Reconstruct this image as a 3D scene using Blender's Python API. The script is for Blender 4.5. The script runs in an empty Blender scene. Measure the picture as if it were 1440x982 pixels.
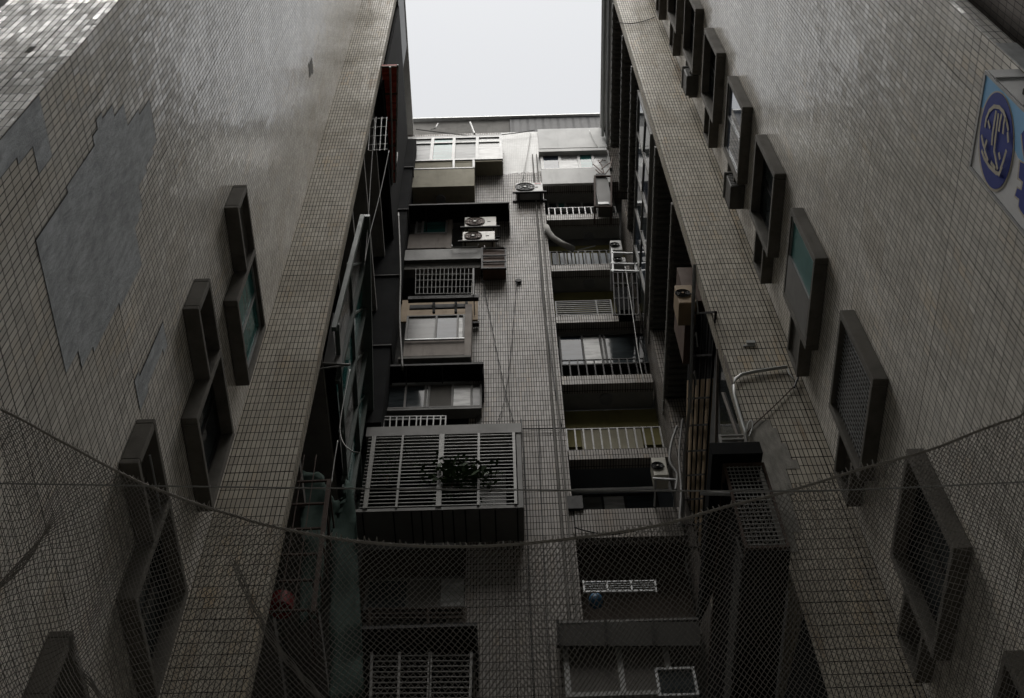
import bpy, bmesh, math, random
from mathutils import Vector, Matrix
random.seed(7)
R = math.radians
scene = bpy.context.scene
COL = scene.collection

# ------------------------------------------------------------------ camera (solved from the vanishing points)
F_PX, PITCH, YAW, ROLL = 1846.29, R(59.39925), R(0.38348), R(-1.91038)
fw = Vector((math.sin(YAW)*math.cos(PITCH), math.cos(YAW)*math.cos(PITCH), math.sin(PITCH)))
r0 = Vector((math.cos(YAW), -math.sin(YAW), 0)); u0 = r0.cross(fw)
rt = math.cos(ROLL)*r0 + math.sin(ROLL)*u0; up = rt.cross(fw)
cam = bpy.data.cameras.new('camera'); camo = bpy.data.objects.new('camera', cam); COL.objects.link(camo)
m3 = Matrix((rt, up, -fw)).transposed()
camo.matrix_world = m3.to_4x4()
cam.sensor_width = 36; cam.lens = F_PX*36/1440; cam.clip_end = 2000; cam.clip_start = 0.05
scene.camera = camo
GROUND = -1.6; ROOF = 43.85

def ray(u, v): return (u-720)/F_PX*rt + (491-v)/F_PX*up + fw
def onY(u, v, Y): d = ray(u, v); return d*(Y/d.y)
def onX(u, v, X): d = ray(u, v); return d*(X/d.x)
def onZ(u, v, Z): d = ray(u, v); return d*(Z/d.z)

# ------------------------------------------------------------------ materials
def newmat(name):
    m = bpy.data.materials.new(name); m.use_nodes = True
    nt = m.node_tree; b = nt.nodes['Principled BSDF']
    return m, nt, b
class N:
    def __init__(s, nt): s.nt = nt
    def __call__(s, typ, ins=None, **kw):
        n = s.nt.nodes.new(typ)
        for k, v in kw.items(): setattr(n, k, v)
        for k, v in (ins or {}).items():
            if isinstance(v, bpy.types.NodeSocket): s.nt.links.new(v, n.inputs[k])
            else: n.inputs[k].default_value = v
        return n
    def math(s, op, a, b=None, c=None, clamp=False):
        ins = {0: a}
        if b is not None: ins[1] = b
        if c is not None: ins[2] = c
        return s('ShaderNodeMath', ins, operation=op, use_clamp=clamp).outputs[0]
    def mix(s, f, a, b, blend='MIX'):
        n = s('ShaderNodeMix', {0: f}, data_type='RGBA', blend_type=blend)
        for i, v in ((6, a), (7, b)):
            if isinstance(v, bpy.types.NodeSocket): s.nt.links.new(v, n.inputs[i])
            else: n.inputs[i].default_value = (*v[:3], 1)
        return n.outputs[2]
    def noise(s, vec, scale, detail=4, rough=.6):
        ins = {'Scale': scale, 'Detail': detail, 'Roughness': rough}
        if vec is not None: ins['Vector'] = vec
        return s('ShaderNodeTexNoise', ins).outputs[0]
    def ramp(s, f, lo, hi):
        return s('ShaderNodeMapRange', {0: f, 1: lo, 2: hi, 3: 0., 4: 1.}, interpolation_type='SMOOTHSTEP').outputs[0]

def tile_mat(name, base, pw=.066, ph=.208, joint=.0088, dirt=.45, warm=.5, tilt=.03, panel=.02, rough=.16, joints=(.016, .014, .012), white=None, stain=.5, spec=.26):
    m, nt, b = newmat(name); n = N(nt)
    uv = n('ShaderNodeUVMap').outputs[0]
    sep = n('ShaderNodeSeparateXYZ', {0: uv})
    U, V = sep.outputs[0], sep.outputs[1]
    # courses are laid by hand: joints wander by a millimetre or two
    wob = n.math('MULTIPLY', n.math('SUBTRACT', n.noise(uv, 1.7, 2), .5), .006)
    tu = n.math('DIVIDE', n.math('ADD', U, wob), pw); tv = n.math('DIVIDE', n.math('ADD', V, wob), ph)
    fu, fv = n.math('FLOOR', tu), n.math('FLOOR', tv)
    ru, rv = n.math('MULTIPLY', n.math('SUBTRACT', tu, fu), pw), n.math('MULTIPLY', n.math('SUBTRACT', tv, fv), ph)
    jn = n.noise(uv, 2.3, 3)
    jw = n.math('MULTIPLY_ADD', jn, joint*.9, joint*.55)
    big = n.math('LESS_THAN', n.math('FLOORED_MODULO', fv, 15.), .5)
    jv = n.math('MULTIPLY_ADD', big, joint*.7, n.math('MULTIPLY', jw, 1.5))
    bu = n.math('LESS_THAN', n.math('FLOORED_MODULO', fu, 23.), .5)
    ju = n.math('MULTIPLY_ADD', bu, joint*.6, n.math('MULTIPLY', jw, 1.12))
    mort = n.math('MAXIMUM', n.math('LESS_THAN', ru, ju), n.math('LESS_THAN', rv, jv))
    tid = n('ShaderNodeCombineXYZ', {0: fu, 1: fv, 2: 0.})
    wn = n('ShaderNodeTexWhiteNoise', {'Vector': tid.outputs[0]}, noise_dimensions='3D')
    pid = n('ShaderNodeCombineXYZ', {0: n.math('FLOOR', n.math('DIVIDE', fu, 9.)), 1: n.math('FLOOR', n.math('DIVIDE', fv, 5.)), 2: 3.})
    wp = n('ShaderNodeTexWhiteNoise', {'Vector': pid.outputs[0]}, noise_dimensions='3D')
    rnd = wn.outputs[0]
    c = n.mix(rnd, [x*.82 for x in base], [x*1.13 for x in base])
    # firing batches: warm and grey lots
    lot = n.ramp(n.noise(tid.outputs[0], .11, 3, .7), .52, .72)
    tan = (base[0]*1.02, base[1]*.87, base[2]*.68)
    c = n.mix(n.math('MULTIPLY', lot, n.math('MULTIPLY', warm, n.math('GREATER_THAN', wn.outputs[0], .35))), c, tan)
    lot2 = n.ramp(n.noise(tid.outputs[0], .17, 3, .7), .56, .74)
    c = n.mix(n.math('MULTIPLY', lot2, .35), c, (base[0]*.78, base[1]*.83, base[2]*.9))
    c = n.mix(n.math('MULTIPLY', n.math('GREATER_THAN', wp.outputs[0], .9), .45), c, (base[0]*.8, base[1]*.76, base[2]*.7))
    mp = n('ShaderNodeMapping', {'Vector': uv, 'Scale': (2.2, .22, 1)})
    streak = n.ramp(n.noise(mp.outputs[0], 1.6, 6, .65), .48, .78)
    cloud = n.ramp(n.noise(uv, .45, 5, .6), .4, .75)
    d = n.math('MULTIPLY', n.math('MAXIMUM', streak, n.math('MULTIPLY', cloud, .8)), dirt)
    c = n.mix(d, c, (base[0]*.42, base[1]*.40, base[2]*.36))
    mp2 = n('ShaderNodeMapping', {'Vector': uv, 'Scale': (3.1, .35, 1), 'Location': (4.3, 1.7, 0)})
    rust = n.ramp(n.noise(mp2.outputs[0], 1.1, 5, .6), .57, .76)
    c = n.mix(n.math('MULTIPLY', rust, stain), c, (.20, .115, .045))
    grain = n.noise(uv, 55, 3)
    c = n.mix(n.math('MULTIPLY', grain, .25), c, [x*.6 for x in base])
    if white:
        u_0, u_1, v_0 = white
        e = n.math('MULTIPLY_ADD', n.noise(uv, 3.5, 4), .7, -.35)
        mw = n.math('MULTIPLY', n.math('GREATER_THAN', n.math('ADD', U, e), u_0), n.math('LESS_THAN', n.math('ADD', U, n.math('MULTIPLY', e, .3)), u_1))
        mw = n.math('MULTIPLY', mw, n.math('GREATER_THAN', n.math('ADD', V, n.math('MULTIPLY', e, 1.4)), v_0))
        wcol = n.mix(n.noise(uv, 6, 5), (.36, .36, .345), (.54, .54, .525))
        c = n.mix(n.math('MULTIPLY', mw, .88), c, wcol)
        mort = n.math('MULTIPLY', mort, n.math('MULTIPLY_ADD', mw, -.8, 1.))
    c = n.mix(mort, c, joints)
    nt.links.new(c, b.inputs['Base Color'])
    rr = n.math('MULTIPLY_ADD', n.math('MULTIPLY', n.math('ADD', n.noise(uv, 7, 4), d), 1.), rough*1.5, rough*.55)
    rr = n.math('MAXIMUM', rr, n.math('MULTIPLY', mort, .9))
    nt.links.new(rr, b.inputs['Roughness'])
    b.inputs['Specular IOR Level'].default_value = spec
    # every tile sits a little out of plane, whole panels too
    v1 = n('ShaderNodeVectorMath', {0: wn.outputs[1], 1: (.5, .5, .5)}, operation='SUBTRACT').outputs[0]
    v1 = n('ShaderNodeVectorMath', {0: v1, 3: tilt}, operation='SCALE').outputs[0]
    v2 = n('ShaderNodeVectorMath', {0: wp.outputs[1], 1: (.5, .5, .5)}, operation='SUBTRACT').outputs[0]
    v2 = n('ShaderNodeVectorMath', {0: v2, 3: panel}, operation='SCALE').outputs[0]
    lown = n('ShaderNodeTexNoise', {'Vector': uv, 'Scale': 1.1, 'Detail': 2.})
    v3 = n('ShaderNodeVectorMath', {0: lown.outputs[1], 1: (.5, .5, .5)}, operation='SUBTRACT').outputs[0]
    v3 = n('ShaderNodeVectorMath', {0: v3, 3: .022}, operation='SCALE').outputs[0]
    g = n('ShaderNodeNewGeometry').outputs['Normal']
    s1 = n('ShaderNodeVectorMath', {0: v1, 1: v2}, operation='ADD').outputs[0]
    s1 = n('ShaderNodeVectorMath', {0: s1, 1: v3}, operation='ADD').outputs[0]
    s2 = n('ShaderNodeVectorMath', {0: g, 1: s1}, operation='ADD').outputs[0]
    nn = n('ShaderNodeVectorMath', {0: s2}, operation='NORMALIZE').outputs[0]
    bump = n('ShaderNodeBump', {'Strength': .5, 'Distance': .004, 'Height': n.math('SUBTRACT', 1., mort), 'Normal': nn})
    nt.links.new(bump.outputs[0], b.inputs['Normal'])
    return m

def plain(name, c, rough=.7, amt=.35, scale=3., metal=0., streak=.3, bump=.15, spec=.12, dark=.35):
    m, nt, b = newmat(name); n = N(nt)
    tc = n('ShaderNodeTexCoord').outputs['Object']
    ns = n.noise(tc, scale, 6, .65); fine = n.noise(tc, scale*14, 3)
    mp = n('ShaderNodeMapping', {'Vector': tc, 'Scale': (3., 3., .3)})
    st = n.ramp(n.noise(mp.outputs[0], scale*.9, 5, .65), .5, .78)
    col = n.mix(n.math('MULTIPLY', n.ramp(ns, .35, .75), amt), c, [x*dark for x in c])
    col = n.mix(n.math('MULTIPLY', st, streak), col, [x*.3 for x in c])
    col = n.mix(n.math('MULTIPLY', fine, .25), col, [min(1, x*1.25) for x in c])
    nt.links.new(col, b.inputs['Base Color'])
    nt.links.new(n.math('MULTIPLY_ADD', ns, .25, rough-.12), b.inputs['Roughness'])
    b.inputs['Metallic'].default_value = metal
    b.inputs['Specular IOR Level'].default_value = spec
    if bump:
        bp = n('ShaderNodeBump', {'Strength': bump, 'Distance': .01, 'Height': n.math('ADD', ns, n.math('MULTIPLY', fine, .4))})
        nt.links.new(bp.outputs[0], b.inputs['Normal'])
    return m

def broken_cement(name, c):
    m, nt, b = newmat(name); n = N(nt)
    uv = n('ShaderNodeUVMap').outputs[0]
    mp = n('ShaderNodeMapping', {'Vector': uv, 'Scale': (5., 1.3, 1), 'Rotation': (0, 0, .5)})
    a = n.noise(mp.outputs[0], 2.2, 9, .72); d = n.noise(uv, 1.3, 5, .6); f = n.noise(uv, 40, 4)
    col = n.mix(n.ramp(a, .32, .68), [x*.68 for x in c], [x*1.2 for x in c])
    col = n.mix(n.math('MULTIPLY', n.ramp(d, .42, .7), .6), col, [x*.55 for x in c])
    mp2 = n('ShaderNodeMapping', {'Vector': uv, 'Scale': (14., 1.1, 1), 'Rotation': (0, 0, -.25)})
    scr = n.ramp(n.noise(mp2.outputs[0], 1.5, 6, .6), .66, .72)
    col = n.mix(n.math('MULTIPLY', scr, .5), col, [min(1, x*1.7) for x in c])
    col = n.mix(n.math('MULTIPLY', f, .35), col, [x*.6 for x in c])
    nt.links.new(col, b.inputs['Base Color']); b.inputs['Roughness'].default_value = .92; b.inputs['Specular IOR Level'].default_value = .1
    bp = n('ShaderNodeBump', {'Strength': .8, 'Distance': .02, 'Height': n.math('ADD', a, n.math('MULTIPLY', f, .3))})
    nt.links.new(bp.outputs[0], b.inputs['Normal'])
    return m
def glass(name, c, rough=.06, wave=.02, spec=.035):
    m, nt, b = newmat(name); n = N(nt)
    tc = n('ShaderNodeTexCoord').outputs['Object']
    b.inputs['Roughness'].default_value = rough
    b.inputs['Specular IOR Level'].default_value = spec
    mp = n('ShaderNodeMapping', {'Vector': tc, 'Scale': (1., 1., 4.)})
    ns = n.noise(mp.outputs[0], 1.4, 4)
    nt.links.new(n.mix(n.math('MULTIPLY', n.ramp(ns, .4, .62), .6), c, [x*.35 for x in c]), b.inputs['Base Color'])
    bp = n('ShaderNodeBump', {'Strength': .25, 'Distance': wave, 'Height': n.noise(tc, .9, 2)})
    nt.links.new(bp.outputs[0], b.inputs['Normal'])
    return m

def ribbed(name, c, axis=1, pitch=.09, rough=.5, metal=0.):
    m, nt, b = newmat(name); n = N(nt)
    tc = n('ShaderNodeTexCoord').outputs['Object']; sp = n('ShaderNodeSeparateXYZ', {0: tc})
    f = n.math('FRACT', n.math('DIVIDE', sp.outputs[axis], pitch))
    h = n.math('PINGPONG', f, .5)
    ns = n.noise(tc, 3, 5)
    nt.links.new(n.mix(n.math('MULTIPLY', n.ramp(ns, .4, .7), .4), c, [x*.45 for x in c]), b.inputs['Base Color'])
    b.inputs['Roughness'].default_value = rough; b.inputs['Metallic'].default_value = metal; b.inputs['Specular IOR Level'].default_value = .05
    bp = n('ShaderNodeBump', {'Strength': 1., 'Distance': .05, 'Height': n.ramp(h, .1, .4)})
    nt.links.new(bp.outputs[0], b.inputs['Normal'])
    return m

BT = (.37, .335, .285)
M = dict(
    tile_l=tile_mat('beige_glazed_tile', (.73, .70, .645), dirt=.45, warm=.5, stain=.12, rough=.12, spec=.30, tilt=.036),
    tile_r=tile_mat('pale_glazed_tile', (.74, .71, .655), dirt=.45, warm=.5, stain=.2, rough=.13, spec=.28, tilt=.034, joint=.0082),
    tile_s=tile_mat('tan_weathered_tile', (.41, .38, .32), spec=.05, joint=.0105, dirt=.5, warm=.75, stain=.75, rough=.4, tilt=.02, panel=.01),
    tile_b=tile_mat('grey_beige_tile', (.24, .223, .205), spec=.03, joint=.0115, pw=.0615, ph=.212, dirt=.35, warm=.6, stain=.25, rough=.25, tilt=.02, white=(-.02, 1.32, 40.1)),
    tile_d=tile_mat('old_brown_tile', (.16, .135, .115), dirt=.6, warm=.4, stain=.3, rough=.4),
    surround=plain('stained_concrete', (.12, .112, .098), .85, .6, 2.2, streak=.5, bump=.4),
    cement=plain('bare_cement', (.46, .475, .48), .9, .85, 3.2, streak=.6, bump=.7, dark=.45),
    broken=broken_cement('broken_render', (.45, .475, .495)),
    broken_d=broken_cement('grimy_render', (.27, .26, .235)),
    cement_d=plain('dark_cement', (.14, .135, .125), .9, .5, 2., streak=.4, bump=.3),
    white=plain('weathered_white_paint', (.47, .47, .46), .75, .3, 1.6, streak=.35, bump=.15, dark=.6),
    alu=plain('white_window_frame', (.245, .245, .235), .45, .15, 4., streak=.15, bump=0),
    olive=plain('olive_plaster', (.21, .195, .145), .85, .35, 1.8, streak=.35),
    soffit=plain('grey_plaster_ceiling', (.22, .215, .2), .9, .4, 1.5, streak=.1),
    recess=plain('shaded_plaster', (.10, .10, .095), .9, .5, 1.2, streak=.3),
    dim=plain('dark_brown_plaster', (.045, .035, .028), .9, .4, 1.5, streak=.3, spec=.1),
    yellow=plain('mustard_plaster', (.13, .115, .045), .85, .4, 1.4, streak=.4),
    bluegrey=plain('blue_grey_paint', (.10, .115, .13), .6, .3, 1.2, streak=.2),
    tanw=plain('tan_board', (.26, .19, .115), .7, .4, 2.5, streak=.35),
    brown=plain('brown_timber', (.085, .05, .034), .7, .4, 3., streak=.4),
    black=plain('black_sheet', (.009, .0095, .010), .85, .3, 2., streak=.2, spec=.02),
    blackm=plain('black_painted_steel', (.018, .017, .016), .65, .3, 5., streak=.2, bump=0, spec=.08),
    char=plain('charcoal_fascia', (.07, .068, .062), .6, .3, 1.5, streak=.3),
    greyp=plain('grey_painted_panel', (.14, .137, .13), .65, .3, 1.6, streak=.3),
    pinkw=plain('weathered_board', (.19, .168, .15), .8, .3, 3., streak=.6),
    steel=plain('galvanised_steel', (.30, .305, .305), .5, .3, 6., metal=.2, streak=.2, bump=0, spec=.3),
    dimsteel=plain('dull_grey_steel', (.16, .16, .155), .7, .3, 6., streak=.3, bump=0, spec=.15),
    rust=plain('rusty_steel', (.065, .045, .036), .85, .6, 9., streak=.4, bump=.2),
    redsheet=ribbed('rust_red_sheet', (.34, .06, .04), 1, .2, .6),
    green=plain('green_grey_frame', (.068, .084, .076), .5, .35, 3., streak=.3, bump=0),
    tarp=plain('green_tarpaulin', (.034, .055, .047), .9, .5, 2., streak=.5, bump=.6, spec=.05),
    acw=plain('ivory_appliance_paint', (.30, .288, .245), .45, .2, 3., streak=.25, bump=0),
    acw2=plain('grey_appliance_paint', (.26, .26, .25), .5, .3, 3., streak=.3, bump=0),
    fan=plain('brown_fan_grille', (.13, .085, .065), .6, .2, 5., bump=0),
    fang=plain('grey_fan_grille', (.16, .16, .16), .6, .2, 5., bump=0),
    pvc=plain('white_plastic_pipe', (.34, .35, .34), .4, .2, 4., streak=.2, bump=0),
    cable=plain('black_cable', (.022, .022, .022), .6, .1, 6., bump=0),
    wire=plain('grey_wire', (.22, .22, .21), .5, .1, 9., bump=0),
    rope=plain('grey_rope', (.25, .235, .21), .9, .3, 30., bump=.3),
    net=plain('grey_netting', (.20, .19, .175), .85, .2, 8., bump=0),
    rib=ribbed('ribbed_dark_soffit', (.12, .115, .105), 1, .16, .7),
    slat=plain('grey_metal_slat', (.155, .152, .14), .45, .3, 5., streak=.2, bump=0),
    corr=ribbed('corrugated_grey_sheet', (.045, .046, .048), 0, .55, .6),
    g_dark=glass('dark_window_glass', (.035, .042, .045)),
    g_teal=glass('teal_window_glass', (.035, .13, .12), .08),
    g_blue=glass('blue_window_glass', (.035, .045, .06), .05),
    g_teal2=plain('teal_film_glass', (.05, .15, .145), .3, .3, 1.2, streak=.2, bump=0, spec=.1),
    g_sky=glass('mirror_window_glass', (.10, .12, .16), .03, .004, .6),
    g_frost=glass('frosted_window_glass', (.15, .156, .152), .35, .005),
    g_white=glass('curtained_window_glass', (.34, .34, .33), .2, .005),
    g_grey=glass('grey_tinted_glass', (.10, .10, .095), .2),
    g_mesh=plain('dark_insect_mesh', (.085, .08, .072), .8, .3, 3.),
    blue=plain('royal_blue_vinyl', (.012, .028, .21), .7, .12, 6., streak=.1, bump=0, spec=.15),
    lblue=plain('light_blue_vinyl', (.20, .42, .66), .7, .12, 5., streak=.1, bump=0, spec=.15),
    signw=plain('white_sign_panel', (.62, .62, .62), .45, .15, 3., streak=.2, bump=0),
    gold=plain('peeling_tan_edge', (.46, .42, .34), .7, .4, 20., bump=.2),
    red=plain('red_plastic', (.16, .012, .012), .5, .1, 6., bump=0),
    bluebag=plain('blue_plastic_bag', (.03, .11, .2), .5, .3, 6.),
    leaf=plain('dark_green_leaf', (.035, .06, .025), .6, .4, 9., bump=0),
    asphalt=plain('asphalt', (.05, .05, .05), .9, .4, .5),
    paving=plain('concrete_paving', (.22, .215, .2), .9, .4, .4),
)

# ------------------------------------------------------------------ mesh helpers
class MB:
    def __init__(s): s.v = []; s.f = []
    def poly(s, pts):
        i = len(s.v); s.v += [Vector(p) for p in pts]; s.f.append(tuple(range(i, i+len(pts)))); return s
    def hexa(s, a, b):   # two quads of four points each, a below b in the same order
        i = len(s.v); s.v += [Vector(p) for p in a]+[Vector(p) for p in b]
        s.f += [(i+3, i+2, i+1, i), (i+4, i+5, i+6, i+7)]
        for k in range(4): s.f.append((i+k, i+(k+1) % 4, i+4+(k+1) % 4, i+4+k))
        return s
    def box(s, x0, y0, z0, x1, y1, z1):
        x0, x1 = sorted((x0, x1)); y0, y1 = sorted((y0, y1)); z0, z1 = sorted((z0, z1))
        return s.hexa([(x0, y0, z0), (x1, y0, z0), (x1, y1, z0), (x0, y1, z0)], [(x0, y0, z1), (x1, y0, z1), (x1, y1, z1), (x0, y1, z1)])
    def prism(s, pts, vec):
        n = len(pts); i = len(s.v); vec = Vector(vec)
        s.v += [Vector(p) for p in pts] + [Vector(p)+vec for p in pts]
        s.f += [tuple(range(i+n-1, i-1, -1)), tuple(range(i+n, i+2*n))]
        for k in range(n): s.f.append((i+k, i+(k+1) % n, i+n+(k+1) % n, i+n+k))
        return s
    def tube(s, pts, r, n=6):
        pts = [Vector(p) for p in pts]; i = len(s.v); m = len(pts)
        for k, p in enumerate(pts):
            d = (pts[min(k+1, m-1)]-pts[max(k-1, 0)]).normalized()
            a = d.cross(Vector((0, 0, 1)) if abs(d.z) < .9 else Vector((1, 0, 0))).normalized(); b = d.cross(a)
            for q in range(n):
                t = 2*math.pi*q/n; s.v.append(p+r*(math.cos(t)*a+math.sin(t)*b))
        for k in range(m-1):
            for q in range(n):
                s.f.append((i+k*n+q, i+k*n+(q+1) % n, i+(k+1)*n+(q+1) % n, i+(k+1)*n+q))
        s.f.append(tuple(i+q for q in range(n-1, -1, -1))); s.f.append(tuple(i+(m-1)*n+q for q in range(n)))
        return s
    def bar(s, p, q, w, h=None):   # square bar between two points
        p, q = Vector(p), Vector(q); h = h or w; d = (q-p).normalized()
        a = d.cross(Vector((0, 0, 1)) if abs(d.z) < .9 else Vector((0, 1, 0))).normalized(); b = d.cross(a)
        o = [a*w/2+b*h/2, -a*w/2+b*h/2, -a*w/2-b*h/2, a*w/2-b*h/2]
        return s.hexa([p+x for x in o], [q+x for x in o])
    def disc(s, c, r, depth, n=24):   # cylinder along Y
        c = Vector(c)
        return s.prism([c+Vector((r*math.cos(2*math.pi*k/n), 0, r*math.sin(2*math.pi*k/n))) for k in range(n)], (0, depth, 0))
    def build(s, name, mat, parent=None, smooth=False, bevel=0, org=None):
        o0 = Vector((0, 0, 0))
        p = parent
        while p is not None: o0 += p.location; p = p.parent
        if org is not None: o0 = Vector(org)
        me = bpy.data.meshes.new(name)
        me.from_pydata([v-o0 for v in s.v], [], s.f)
        bm = bmesh.new(); bm.from_mesh(me); bmesh.ops.recalc_face_normals(bm, faces=bm.faces)
        uvl = bm.loops.layers.uv.new('UVMap')
        for f in bm.faces:
            nx, ny, nz = (abs(c) for c in f.normal)
            for l in f.loops:
                w = l.vert.co+o0
                l[uvl].uv = (w.y, w.z) if nx >= ny and nx >= nz else ((w.x, w.z) if ny >= nz else (w.x, w.y))
            f.smooth = smooth
        bm.to_mesh(me); bm.free()
        me.materials.append(M[mat])
        ob = bpy.data.objects.new(name, me); COL.objects.link(ob)
        if parent is not None: ob.parent = parent
        elif org is not None: ob.location = org
        if bevel:
            md = ob.modifiers.new('bevel', 'BEVEL'); md.width = bevel; md.segments = 2; md.limit_method = 'ANGLE'
        return ob
def tag(o, label, cat, group=None, kind=None):
    if label: o['label'] = label
    if cat: o['category'] = cat
    if group: o['group'] = group
    if kind: o['kind'] = kind
    return o
def thing(name, label, cat, loc=(0, 0, 0), group=None):
    o = bpy.data.objects.new(name, None); COL.objects.link(o); o.location = loc
    return tag(o, label, cat, group)
def structure(name, mb, mat): o = mb.build(name, mat); o['kind'] = 'structure'; return o
def copy_tree(o, parent=None):
    c = o.copy(); COL.objects.link(c); c.parent = parent
    for ch in list(o.children): copy_tree(ch, c)
    return c
def rect(mb, u0_, v0_, u1_, v1_, Y, dep):   # box whose front face stands at Y
    a = onY(u0_, (v0_+v1_)/2, Y).x; b = onY(u1_, (v0_+v1_)/2, Y).x; um = (u0_+u1_)/2
    return mb.box(a, Y, onY(um, v1_, Y).z, b, Y+dep, onY(um, v0_, Y).z)
def zY(v, Y, u=720): return onY(u, v, Y).z
def xY(u, v, Y): return onY(u, v, Y).x

# ------------------------------------------------------------------ setting outside the alley
structure('ground', MB().box(-300, -300, GROUND-.4, 300, 300, GROUND), 'asphalt')
structure('pavement', MB().box(-60, -4.4, GROUND+.004, 60, 17, GROUND+.13), 'paving')
ob_ = thing('light_blocking_building', 'plain unseen concrete block behind the viewer, added to hold back street light', 'building', (0, -4.5, GROUND))  # unseen block, placed and sized to cut light from the street side
MB().box(-40, -22, GROUND, 40, -4.5, 54).build('wall', 'cement', ob_)
for i in range(12):
    for k in range(10):
        x = -36+i*6.2; z = 3+k*4.6
        MB().box(x, -4.53, z, x+2.6, -4.49, z+2.2).build('window', 'g_dark', ob_)

# ------------------------------------------------------------------ left building
XL, XR, YN, YS, XLi, XRi, YB = -4.17, 4.70, 3.95, 11.2, -3.17, 3.56, 17.0
lb = thing('apartment_building', 'beige tiled apartment block along the left of the alley with patches of lost tiles', 'building', (XL, 8, GROUND))
MB().box(-5.4, YN, GROUND, XL, YS, ROOF).build('wall', 'tile_l', lb)
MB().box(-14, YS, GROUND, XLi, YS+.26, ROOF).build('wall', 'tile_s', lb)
MB().box(-30, YN+1.1, GROUND, -5.405, YS-.01, ROOF-.3).build('wall', 'cement_d', lb)
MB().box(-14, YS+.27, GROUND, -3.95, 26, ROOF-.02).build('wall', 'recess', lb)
MB().box(-4.3, YS+.02, ROOF+.004, XLi+.06, YB+.1, ROOF+.16).build('coping', 'white', lb)
MB().box(-5.5, YN-.05, ROOF+.004, XL+.05, YS-.03, ROOF+.16).build('coping', 'white', lb)
for z in (13.6, 16.8, 20.0, 23.1, 26.2, 29.3, 32.4, 35.5, 38.6, 41.6):
    MB().box(-3.94, YS+.28, z, -3.3, YB-.02, z+.16).build('floor_slab', 'cement_d', lb)

# exposed cement where tiles fell off (each lot of tiles has a stepped edge); traced on the wall plane
def patch(name, pts, X=None, Y=None):
    mb = MB(); rim = MB()
    if X is not None:
        q = [onX(u, v, X) for u, v in pts]; s = 1 if X < 0 else -1
        mb.prism([p+Vector((s*.001, 0, 0)) for p in q], (s*.005, 0, 0))
    else:
        q = [onY(u, v, Y) for u, v in pts]
        mb.prism([p+Vector((0, -.006, 0)) for p in q], (0, .005, 0))
    return mb.build(name, 'cement', lb if pts[0][0] < 700 else rb)
# stepped polygon in wall coordinates (tile columns .066, courses .208)
def steps(cells, X, org, name, par, mat='cement', proud=.005):
    s = 1 if X < 0 else -1
    mb = MB(); y0, z0 = org
    loop = [(X+s*.001, y0+a*.066, z0+b*.208) for a, b in cells]
    mb.prism(loop, (s*proud, 0, 0))
    return mb.build(name, mat, par)
Yp, Zp = 4.80, 10.5
big = [(0, 3.1), (.2, 1.4), (3, .8), (7.8, .6), (7.8, 0), (20, -.1), (20, .4), (22.8, .4), (22.8, 0), (25, .2), (25, 1.2), (27, 1.2), (27, 2.4), (28.8, 2.4), (28.8, 4), (30, 4), (30, 12.9), (28, 13), (28, 13.6), (25.9, 13.6), (25.9, 15.4),
       (22, 15.4), (22, 16.1), (19.5, 16.1), (19.5, 20), (18, 20), (18, 21.4), (11, 21.4), (11, 19.3), (9.2, 19.3), (9.2, 20.2), (6.9, 20.2), (6.9, 21), (3.8, 21), (3.8, 19.6), (2, 19.6), (2, 15.5), (1, 15.5), (1, 11.2), (0, 11.2)]

def poly_patch(pix, X, par, name='bare_patch', mat='broken', proud=.004):
    s = 1 if X < 0 else -1
    loop = []
    for u, v in pix:
        p = onX(u, v, X); p.y = max(p.y, YN+.004)
        loop.append(Vector((X+s*.001, max(YN+.003, round(p.y/.066)*.066+.003), round(p.z/.208)*.208+.003)))
    out = []
    for i, p in enumerate(loop):          # walk from point to point along tile joints: little stairs
        q = loop[(i+1) % len(loop)]; out.append(p)
        dy, dz = q.y-p.y, q.z-p.z
        k = max(1, min(int(abs(dy)/.066+.1), int(abs(dz)/.208+.1)))
        k = min(k, 5)
        if abs(dy) > .03 and abs(dz) > .1:
            for j in range(k):
                a = Vector((p.x, p.y+dy*(j+1)/k, p.z+dz*j/k)); b = Vector((p.x, p.y+dy*(j+1)/k, p.z+dz*(j+1)/k))
                out.append(a)
                if j < k-1: out.append(b)
    mb = MB().prism(out, (s*proud, 0, 0))
    o = mb.build(name, mat, par)
    rim = MB(); n_ = len(out)          # black strips painting the shadow at the tile edges round the hole
    for i in range(n_):
        a, b = out[i], out[(i+1) % n_]
        if (b-a).length < .02: continue
        side = (b.z > a.z) if abs(b.z-a.z) > abs(b.y-a.y) else (random.random() < .5)
        w_ = random.uniform(.006, .022) if side else random.uniform(.002, .006)
        d = (b-a).normalized(); e = Vector((0, -d.z, d.y))*w_
        q = Vector((s*(proud+.0015+.0004*(i % 5)), 0, 0))
        rim.poly([a+q, b+q, b+q+e, a+q+e])
    rim.build('tile_edge_shadow', 'blackm', o)
    return o
poly_patch([(140, 164), (160, 142), (166, 152), (176, 145), (178, 165), (207, 142), (213, 205), (205, 235), (193, 262), (196, 295), (188, 318), (191, 392), (165, 440), (131, 497), (117, 512), (108, 500), (92, 520), (86, 512), (70, 440), (52, 370), (50, 345), (96, 275), (115, 230), (133, 205)], XL, lb)
poly_patch([(57, 130), (70, 210), (58, 236), (48, 205), (20, 238), (-8, 262), (-30, 215)], XL, lb)
poly_patch([(228, 452), (232, 495), (210, 540), (199, 572), (191, 526)], XL, lb)
poly_patch([(434, 86), (438, 84), (439, 104), (435, 112)], XL, lb, mat='cement_d')
MB().box(-4.66, YN-.004, 12.66, -4.60, YN+.001, 12.84).build('bare_patch', 'cement_d', lb)

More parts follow.
